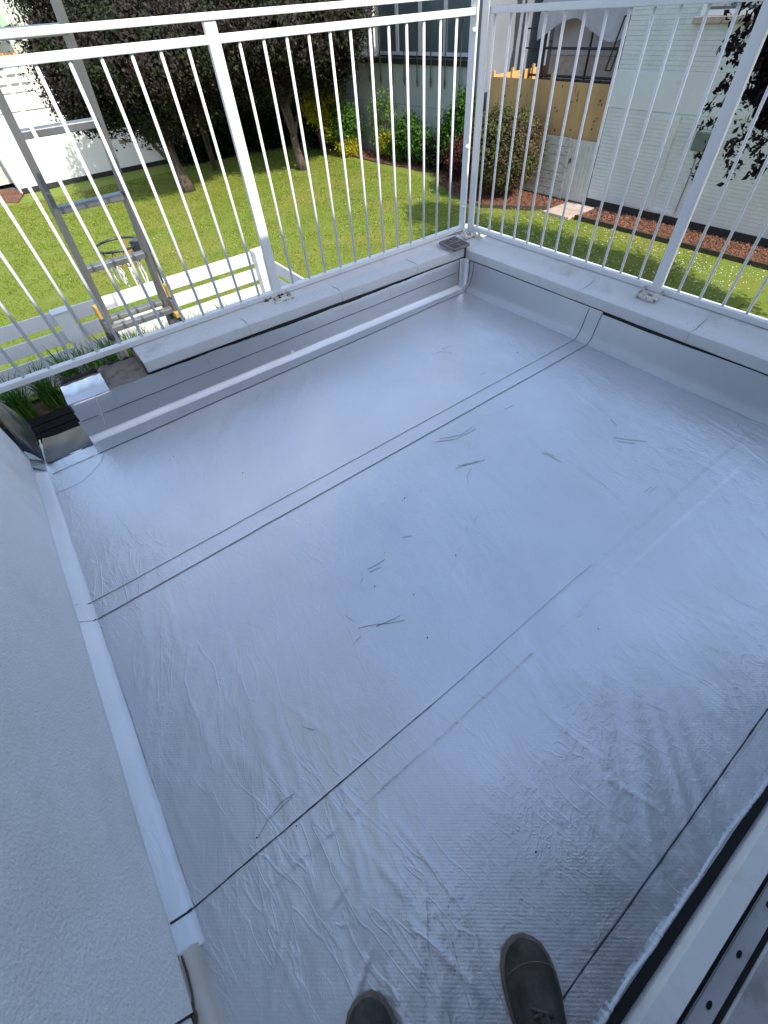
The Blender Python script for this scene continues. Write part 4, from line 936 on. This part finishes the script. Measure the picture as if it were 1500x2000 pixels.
shrub('shrub', 'dark green low shrub in the right part of the grey wall border', (13.2, 14.9, -2.3), (.4, .55, .45), 150, 20, .055, 'darkgreen', 77, clr=.12, fill=.4)
shrub('shrub', 'tall bright green climbing shrub against the grey wall by the corner post', (13.3, 14.1, -1.5), (.38, .65, .9), 240, 20, .06, 'midgreen', 78, clr=.14, fill=.2, blobs=[((13.3, 14.2, -1.7), (.38, .6, .6)), ((13.35, 13.8, -1.1), (.25, .35, .5)), ((13.3, 14.6, -2.0), (.35, .4, .4))])
shrub('shrub', 'small dark red shrub at the foot of the corner post view', (12.9, 13.4, -2.2), (.4, .5, .5), 150, 18, .05, 'redbush', 79, clr=.12, fill=.4)
shrub('ivy_sprig', 'sunlit lime green sprig between trunk and fence gap on the left', (7.6, 22.5, -.9), (.3, .35, .55), 60, 18, .06, 'lime', 81, clr=.12, fill=0)

# ------------------------------------------------------------------ buildings and walls around
# long white garden wall, sunlit
WY = 25.7
gw = thing('garden_building', (4, WY + 1, GZ), 'long white painted outbuilding with a slatted roof terrace behind the left plum tree', 'building')
build('wall', MB().box(.66, 9.2, WY, WY + 2.3, GZ, -.55), M['whitewall'], gw)
build('base_course', MB().box(.72, 9.2, WY - .03, WY - .001, GZ, GZ + .16), M['blackbase'], gw)
for q in range(3): build('cladding_board', MB().box(.60, 9.2, WY - .045, WY - .002, -.545 + q * .145, -.41 + q * .145), M['slat'], gw)
for q in range(3): build('parapet_slat', MB().box(.60, 9.2, WY - .05, WY - .02, -.07 + q * .22, .07 + q * .22), M['slat'], gw)
build('parapet_cap', MB().box(.55, 9.2, WY - .09, WY + .06, .565, .62), M['slat'], gw)
for x in np.arange(.62, 9.2, .95): build('parapet_post', MB().box(x, x + .07, WY - .018, WY + .05, -.12, .563), M['slat'], gw)
build('vent', MB().box(5.0, 5.35, WY - .02, WY - .001, -1.9, -1.78), M['slab'], gw)
fl = thing('window_box', (2.6, 25.8, .62), 'small orange flowers in a box on the white slatted parapet', 'flower box')
build('trough', MB().box(2.3, 3.1, WY - .06, WY + .05, .621, .70), M['planter'], fl)
rg = np.random.default_rng(5); quads_np('flowers', leaf_faces(np.stack([rg.uniform(2.3, 3.1, 260), rg.uniform(25.6, 25.8, 260), rg.uniform(.7, .85, 260)], 1), .05, rg), M['orange'], fl)
nb = thing('neighbour_house', (3, 30, GZ), 'pale green house with a striped awning behind the white outbuilding', 'house')
build('wall', MB().box(-4, 12.4, 28.2, 34, GZ, 6), M['palewall'], nb)
build('wall', MB().box(4.4, 5.1, 27.9, 28.198, -.1, 6), M['whitewall'], nb)
build('window', MB().box(.6, 2.6, 28.12, 28.198, .3, 2.6), M['glass'], nb)
aw = thing('awning', (2.3, 27, 1.2), 'green and white striped awning at the upper left edge', 'awning')
for q in range(14):
    x = -.6 + q * .27; build('stripe', MB().add([(x, 28.1, 2.6), (x + .268, 28.1, 2.6), (x + .268, 26.4, 1.35), (x, 26.4, 1.35), (x, 28.1, 2.58), (x + .268, 28.1, 2.58), (x + .268, 26.4, 1.33), (x, 26.4, 1.33)],
          [(0, 1, 2, 3), (7, 6, 5, 4), (0, 4, 5, 1), (1, 5, 6, 2), (2, 6, 7, 3), (3, 7, 4, 0)]), M['awn_g'] if q % 2 else M['awn_w'], aw)
mb = MB(); n = 60
for i in range(n + 1):
    x = -.6 + 3.78 * i / n; mb.v += [(x, 26.39, 1.345), (x, 26.39, 1.08 + .05 * abs(math.sin(i * .5)))]
for i in range(n): mb.f.append((2 * i, 2 * i + 1, 2 * i + 3, 2 * i + 2))
build('valance', mb, M['awn_w'], aw)
# grey building with glazed balcony
BX = 13.68
gb = thing('grey_apartment_building', (16, 17, GZ), 'grey rendered building with wide glazing and dark balcony rail above', 'building')
build('ground_wall', MB().box(BX, 19, 13.95, 24, GZ, -.17), M['greywall'], gb)
build('slab_edge', MB().box(BX - .05, 19, 13.93, 24, -.168, -.03), M['blackbase'], gb)
build('control_joint', MB().box(BX - .006, BX - .001, 14, 21, -1.22, -1.205), M['bluewall'], gb)
build('upper_wall', MB().box(BX + .35, 19, 13.95, 14.45, -.028, 5), M['bluewall'], gb)
build('upper_wall', MB().box(BX + .35, 19, 19.6, 24, -.028, 5), M['whitewall'], gb)
build('upper_wall', MB().box(BX + .5, 19, 14.452, 19.598, 2.5, 5), M['greywall'], gb)
build('inner_wall', MB().box(BX + 2.6, BX + 2.7, 14.452, 19.598, -.028, 2.49), M['bluewall'], gb)
for i in range(4):
    y0 = 14.46 + i * 1.285
    fr = build('window', MB().box(BX + .45, BX + .53, y0, y0 + .07, 0, 2.48).box(BX + .45, BX + .53, y0 + 1.20, y0 + 1.275, 0, 2.48).box(BX + .45, BX + .53, y0 + .072, y0 + 1.198, 0, .09).box(BX + .45, BX + .53, y0 + .072, y0 + 1.198, 2.4, 2.48), M['frame'], gb)
    build('pane', MB().box(BX + .485, BX + .495, y0 + .072, y0 + 1.198, .092, 2.398), M['glass'], fr)
build('curtain', MB().box(BX + .7, BX + .74, 16.6, 17.0, .02, 2.3), M['curtain'], gb)
rlb = build('balcony_rail', MB().box(BX - .12, BX - .08, 13.95, 20.6, .92, .96), M['rail_dark'], gb)
for i in range(9):
    y = 14.35 + i * .72
    build('rail_post', MB().tube([(BX - .10, y, .93), (BX - .10, y, -.55), (BX - .085, y - .012, -.62)], .020, 6), M['rail_dark'], rlb)
    build('finial', MB().tube([(BX - .10, y, -.42), (BX - .10, y, -.56), (BX - .095, y, -.70)], [.022, .038, .012], 6), M['rail_dark'], rlb)
# blue grey gable further back
bb = thing('blue_grey_house', (18, 14, GZ), 'tall blue grey rendered house end in shade behind the hoarding', 'house')
build('wall', MB().box(16.6, 19, 13.2, 13.90, GZ, 5), M['bluewall'], bb)
build('wall', MB().box(17.4, 19, 6, 13.19, GZ, 5), M['bluewall'], bb)
build('wall_joint', MB().box(16.59, 16.599, 13.25, 13.88, .16, .18), M['blackbase'], bb)
bl = build('alarm_box', MB().box(16.5, 16.6, 13.80, 13.86, .2, .3), M['frame'], bb)
bw = thing('boundary_wall', (15, 13.6, GZ), 'blue grey side wall between grey building and hoarding', 'wall')
build('wall', MB().box(13.78, 16.58, 13.42, 13.90, GZ, 4.9), M['bluewall'], bw)
# plywood hoarding
hd = thing('hoarding', (13.4, 11, GZ), 'brown plywood hoarding with dark knots above the old white fence', 'hoarding')
for i, (y0, y1) in enumerate(((8.30, 10.55), (10.56, 12.80))):
    o = build('plywood_sheet', MB().box(13.36, 13.40, y0, y1, -1.50, -.33 + .015 * i), M['ply'], hd)
rk = random.Random(9)
for _ in range(26):
    y = rk.choice((8.9, 9.6, 10.2, 11.5, 12.1)) + rk.gauss(0, .07); z = rk.uniform(-1.4, -.4); r_ = rk.uniform(.014, .032)
    build('knot', MB().tube([(13.3605, y, z), (13.3575, y, z)], r_, 8), M['crack'], hd)
build('post', MB().box(13.41, 13.48, 10.5, 10.6, GZ, -.2), M['newwood'], hd)
nf = thing('softwood_fence', (14.4, 12.5, GZ), 'new orange softwood fence panel in the sun just above the hoarding', 'fence')
FYW = 12.95
for q in range(16): build('board', MB().box(13.62 + q * .155, 13.62 + q * .155 + .15, FYW, FYW + .025, -1.2, -.31), M['newwood'], nf)
for x in (13.58, 14.4, 15.35): build('post', MB().box(x, x + .07, FYW - .075, FYW - .002, GZ, -.22), M['newwood'], nf)

# scaffold with sheeting
sf = thing('sheeted_scaffold', (16, 10.5, GZ), 'scaffold wrapped in torn pale sheeting between grey house and brick wall', 'scaffold')
mb = MB(); n1, n2 = 30, 24
for j in range(n2 + 1):
    for i in range(n1 + 1):
        y = 8.0 + 4.6 * i / n1; sag = .22 * math.sin(i * .35) * (1 - j / n2); z = .48 + sag + (4.2 - .48) * j / n2
        mb.v.append((15.0 + .12 * mnoise.noise(Vector((y * 1.8, z * 1.2, 0))) + .05 * math.sin(y * 5 + z), y, z))
for j in range(n2):
    for i in range(n1): a = j * (n1 + 1) + i; mb.f.append((a, a + 1, a + n1 + 2, a + n1 + 1))
build('sheeting', mb, M['sheet'], sf, smooth=True)
build('house_wall', MB().box(15.7, 16.5, 8.0, 12.55, -.05, 4.2), M['sheet'], sf)
build('wall_band', MB().box(15.69, 16.5, 8.0, 12.55, -.7, -.06), M['slab'], sf)
for y in (12.5, 10.9, 9.1): build('upright', MB().tube([(15.3, y, GZ), (15.3, y, 4.2)], .032, 8), M['rail_dark'], sf, smooth=True)
for z in (.12, -.45, 1.9): build('ledger', MB().tube([(15.26, 7.9, z), (15.26, 13.1, z)], .028, 8), M['rail_dark'], sf, smooth=True)
for z in (.12, .52): build('transom', MB().tube([(15.26, 12.5, z), (15.26, 13.3, z)], .02, 6), M['rail_dark'], sf)
build('brace', MB().tube([(15.28, 9.1, -.3), (15.28, 9.9, .4)], .024, 8), M['rail_dark'], sf)
for q in range(6): build('board', MB().box(15.0, 15.22, 7.95 + q * .75, 7.95 + q * .75 + .66, -.53, -.49), M['edging'], sf)
bn = thing('metal_bracket', (14, 8.5, 0), 'black ladder shaped bracket leaning at the corner of the brick wall', 'bracket')
build('frame', MB().bar((13.9, 9.15, -.15), (13.9, 8.95, .75), .03, .03).bar((13.9, 9.30, -.15), (13.9, 9.10, .75), .03, .03).bar((13.9, 9.15, -.15), (13.9, 9.30, -.15), .03, .03).bar((13.9, 8.95, .75), (13.9, 9.10, .75), .03, .03), M['black'], bn)
# old white fence and gate
of = thing('weathered_fence', (13.2, 11, GZ), 'old white horizontal boarded fence behind the round bush', 'fence')
for q in range(7): build('board', MB().box(13.24 + .004 * (q % 2), 13.275, 9.44, 12.9, GZ + .06 + q * .195, GZ + .245 + q * .195), M['oldwood'], of, bevel=.004)
build('post', MB().box(13.21, 13.30, 9.38, 9.435, GZ, -1.40), M['oldwood'], of)
gt = thing('garden_gate', (13.2, 9, GZ), 'narrow pale gate of upright boards beside the painted brick wall', 'gate')
for q in range(7): build('board', MB().box(13.25, 13.275, 8.60 + q * .111, 8.60 + q * .111 + .106, GZ + .07, -1.40), M['gate'], gt, bevel=.003)
build('handle', MB().box(13.22, 13.25, 9.3, 9.34, -1.9, -1.8), M['rail_dark'], gt)
# painted brick wall
bk_ = thing('painted_brick_house', (15, 3, GZ), 'tall white painted brick house wall along the right of the garden', 'house')
build('wall', MB().box(13.30, 17, -8, 8.55, GZ - .05, 3.3), M['brickwall'], bk_)
build('base_course', MB().box(13.262, 13.299, -8, 8.55, GZ, GZ + .20), M['blackbase'], bk_)
def bricks():
    """courses of painted bricks; the biggest nearest ones are objects, the rest one joined part"""
    cells = []; ch = .075; z = GZ + .205; row = 0
    while z < 3.2:
        if not (-.70 < z < -.12):
            y = -5 + (row % 2) * .1125
            while y < 8.5:
                y1 = min(y + .215, 8.545)
                if z < -.70 and y1 > 6.55 and y < 6.60 : pass
                if not (6.15 < (y + y1) / 2 < 6.15) and not (z > .70 and 5.2 < (y + y1) / 2 < 6.95 and z < 2.4): cells.append((y, y1, z))
                y += .225
        z += ch; row += 1
    return cells
cells = bricks(); R3 = random.Random(2)
def brick_box(mb, y, y1, z, x=13.300):
    p = R3.uniform(.006, .010); mb.box(x - p, x + .002, y + .0004, y1 - .0004 + .0095 * (y1 - y > .2), z + .001 + R3.uniform(0, .002), z + .0695)
vis = sorted(cells, key=lambda c: (abs(c[0] - 6.2) + abs(c[2] + 1.6) * 1.2))
near_, rest = vis[:290], vis[290:]
for (y, y1, z) in near_:
    mb = MB(); brick_box(mb, y, y1, z); build('brick', mb, M['brick'], bk_)
mb = MB()
for (y, y1, z) in rest: brick_box(mb, y, y1, z)
build('brick_courses', mb, M['brick'], bk_, kind='stuff')
build('smooth_band', MB().box(13.279, 13.299, -5, 8.555, -.715, -.075), M['smooth'], bk_)
# bricked up doorway standing proud: catches a line of sun
build('infill_panel', MB().box(13.255, 13.30, 6.62, 7.32, -2.55, -.735), M['brick'], bk_)
mb = MB(); z = -2.5
while z < -.82:
    mb.box(13.246, 13.2549, 6.625, 7.315, z, z + .066); z += .075
build('infill_courses', mb, M['brick'], bk_)
build('small_sill', MB().box(13.225, 13.30, 5.98, 6.6, -2.56, -2.50), M['smooth'], bk_, bevel=.005)
wn = build('window', MB().box(13.24, 13.298, 5.22, 5.29, .74, 2.3).box(13.24, 13.298, 6.85, 6.93, .74, 2.3).box(13.24, 13.298, 6.04, 6.12, .74, 2.3).box(13.24, 13.298, 5.29, 6.04, .74, .82).box(13.24, 13.298, 6.12, 6.85, .74, .82), M['paint'], bk_)
build('pane', MB().box(13.27, 13.28, 5.29, 6.04, .82, 2.3).box(13.27, 13.28, 6.12, 6.85, .82, 2.3), M['glass'], wn)
build('curtain', MB().box(13.262, 13.268, 6.40, 6.80, .86, 2.2).box(13.262, 13.268, 5.72, 6.0, .86, 2.2), M['curtain'], wn)
build('window_sill', MB().box(13.18, 13.30, 5.1, 7.03, .64, .735), M['slab'], bk_, bevel=.008)
build('vent', MB().box(13.27, 13.2785, 6.9, 7.0, -.24, -.19), M['brickwall'], bk_)
mbx = thing('meter_box', (13.2, 5.9, -1.1), 'grey green meter box fixed to the painted brick wall behind plum leaves', 'meter box')
build('case', MB().box(13.08, 13.28, 5.62, 6.06, -1.27, -.93), M['meter'], mbx, bevel=.008)
build('lid', MB().box(13.065, 13.079, 5.64, 6.04, -1.25, -.95), M['meter'], mbx, bevel=.004)
lp_ = thing('wall_cable', (13.26, 8.3, 0), 'thin dark cable running down the painted brick wall', 'cable')
build('cable', MB().tube([(13.27, 5.95, -1.27), (13.27, 5.93, -1.8), (13.27, 5.95, -2.5)], .008, 5), M['rail_dark'], lp_)

# ------------------------------------------------------------------ person
per = thing('person', (-.12, -.5, 0), 'person in dark dusty lace up shoes and dark trousers at the terrace door', 'person')
def shoe(toe, heading, L_=.30, Wd=.104):
    d = Vector((math.cos(heading), math.sin(heading), 0)); s = Vector((d.y, -d.x, 0)); base = Vector((toe[0], toe[1], 0)) - d * L_
    def P(t, u, z): return base + d * (t * L_) + s * (u * Wd / 2) + Vector((0, 0, z))
    ts = [0, .05, .15, .3, .45, .58, .7, .8, .88, .94, .975, 1.0]
    wd = [.42, .62, .70, .70, .76, .90, .99, 1.0, .92, .74, .52, .22]
    ht = [.085, .105, .115, .118, .112, .096, .076, .064, .058, .052, .044, .032]
    up = MB(); n = 14
    for t, w_, h in zip(ts, wd, ht):
        for k in range(n):
            a = PI * k / (n - 1); up.v.append(tuple(P(t * .985 + .005, w_ * .95 * math.cos(a), .018 + (h - .018) * (max(0, math.sin(a)) ** .75))))
    for i in range(len(ts) - 1):
        for k in range(n - 1): a = i * n + k; up.f.append((a, a + 1, a + n + 1, a + n))
    up.f += [tuple(range(n)), tuple(range((len(ts) - 1) * n, len(ts) * n))[::-1]]
    o = build('shoe', up, M['shoe'], per, smooth=True)
    so = MB(); m_ = len(ts)
    for z, f in ((.0045, 1.0), (.012, 1.06), (.022, 1.05), (.027, .98)):
        ring = [P(t * 1.01 if t > .9 else t - .01 * (1 - t), w_ * f, z) for t, w_ in zip(ts, wd)] + [P(t * 1.01 if t > .9 else t - .01 * (1 - t), -w_ * f, z) for t, w_ in reversed(list(zip(ts, wd)))]
        so.v += [tuple(q) for q in ring]
    N_ = 2 * m_
    for j in range(3):
        for i in range(N_): so.f.append((j * N_ + i, j * N_ + (i + 1) % N_, (j + 1) * N_ + (i + 1) % N_, (j + 1) * N_ + i))
    so.f += [tuple(range(N_))[::-1], tuple(range(3 * N_, 4 * N_))]
    sm_ = build('sole', so, M['sole'], o, smooth=True)
    # toe cap seam
    cap = [P(.80 - .10 * math.cos(PI * (k / 12 - .5)) * -1 * .9, .95 * math.cos(PI * k / 12) * .96, .022 + (.064 - .018) * max(0, math.sin(PI * k / 12)) ** .75 + .001) for k in range(13)]
    build('seam', MB().tube(cap, .0009, 5), M['sole'], o)
    seam2 = [P(.42 + .26 * math.sin(PI * k / 10), .52 * math.cos(PI * k / 10), .030 + (.115 - .07 * math.sin(PI * k / 10) * .62 - .03) * 1.0) for k in range(11)]
    build('seam', MB().tube(seam2, .0016, 5), M['lace'], o)
    tg = MB()
    for u in (-.16, 0, .16): tg.v += [tuple(P(t, u, h)) for t, h in ((.33, .1265), (.46, .1205), (.58, .105), (.68, .088))]
    for i in range(2):
        for j in range(3): a = i * 4 + j; tg.f.append((a, a + 1, a + 5, a + 4))
    build('tongue', tg, M['shoe'], o, smooth=True)
    for i in range(5):
        t = .40 + i * .064; h = .128 - max(0, (t - .40)) * .150
        build('lace', MB().tube([P(t, -.34, h - .010), P(t + .02, 0, h + .003), P(t - .01, .34, h - .010)], .0026, 6), M['lace'], o, smooth=True)
        build('lace', MB().tube([P(t, .34, h - .010), P(t + .025, 0, h + .004), P(t + .04, -.34, h - .014)], .0026, 6), M['lace'], o, smooth=True)
    for sg in (-1, 1): build('lace', MB().tube([P(.36, 0, .125), P(.42, .22 * sg, .133), P(.52, .40 * sg, .112), P(.56, .22 * sg, .108), P(.46, .06 * sg, .123)], .0024, 6), M['lace'], o, smooth=True)
    return P
hd_ = math.radians(61)
PR = shoe((.088, -.214), hd_, Wd=.108)
PL_ = shoe((-.225, -.085), math.radians(66), Wd=.102)
tr_ = MB()
def leg(P, hip):
    ank = P(.30, -.20, .098); pts = [ank, P(.26, -.20, .17)]
    knee = ank.lerp(hip, .5) + Vector((.02, .03, 0))
    pts += [ank.lerp(knee, .45), knee, knee.lerp(hip, .5), hip]
    tr_.tube(pts, [.064, .060, .066, .074, .088, .098], 14)
leg(PR, Vector((-.10, -.66, .92))); leg(PL_, Vector((-.36, -.56, .92)))
tr_.tube([(-.09, -.67, .88), (-.16, -.64, .95), (-.24, -.61, .97), (-.31, -.585, .95), (-.37, -.555, .88)], [.09, .11, .115, .11, .09], 14)
build('trousers', tr_, M['denim'], per, smooth=True)
sc.render.engine = 'CYCLES'; sc.cycles.max_bounces = 6; sc.cycles.diffuse_bounces = 3; sc.cycles.glossy_bounces = 3; sc.cycles.transmission_bounces = 3
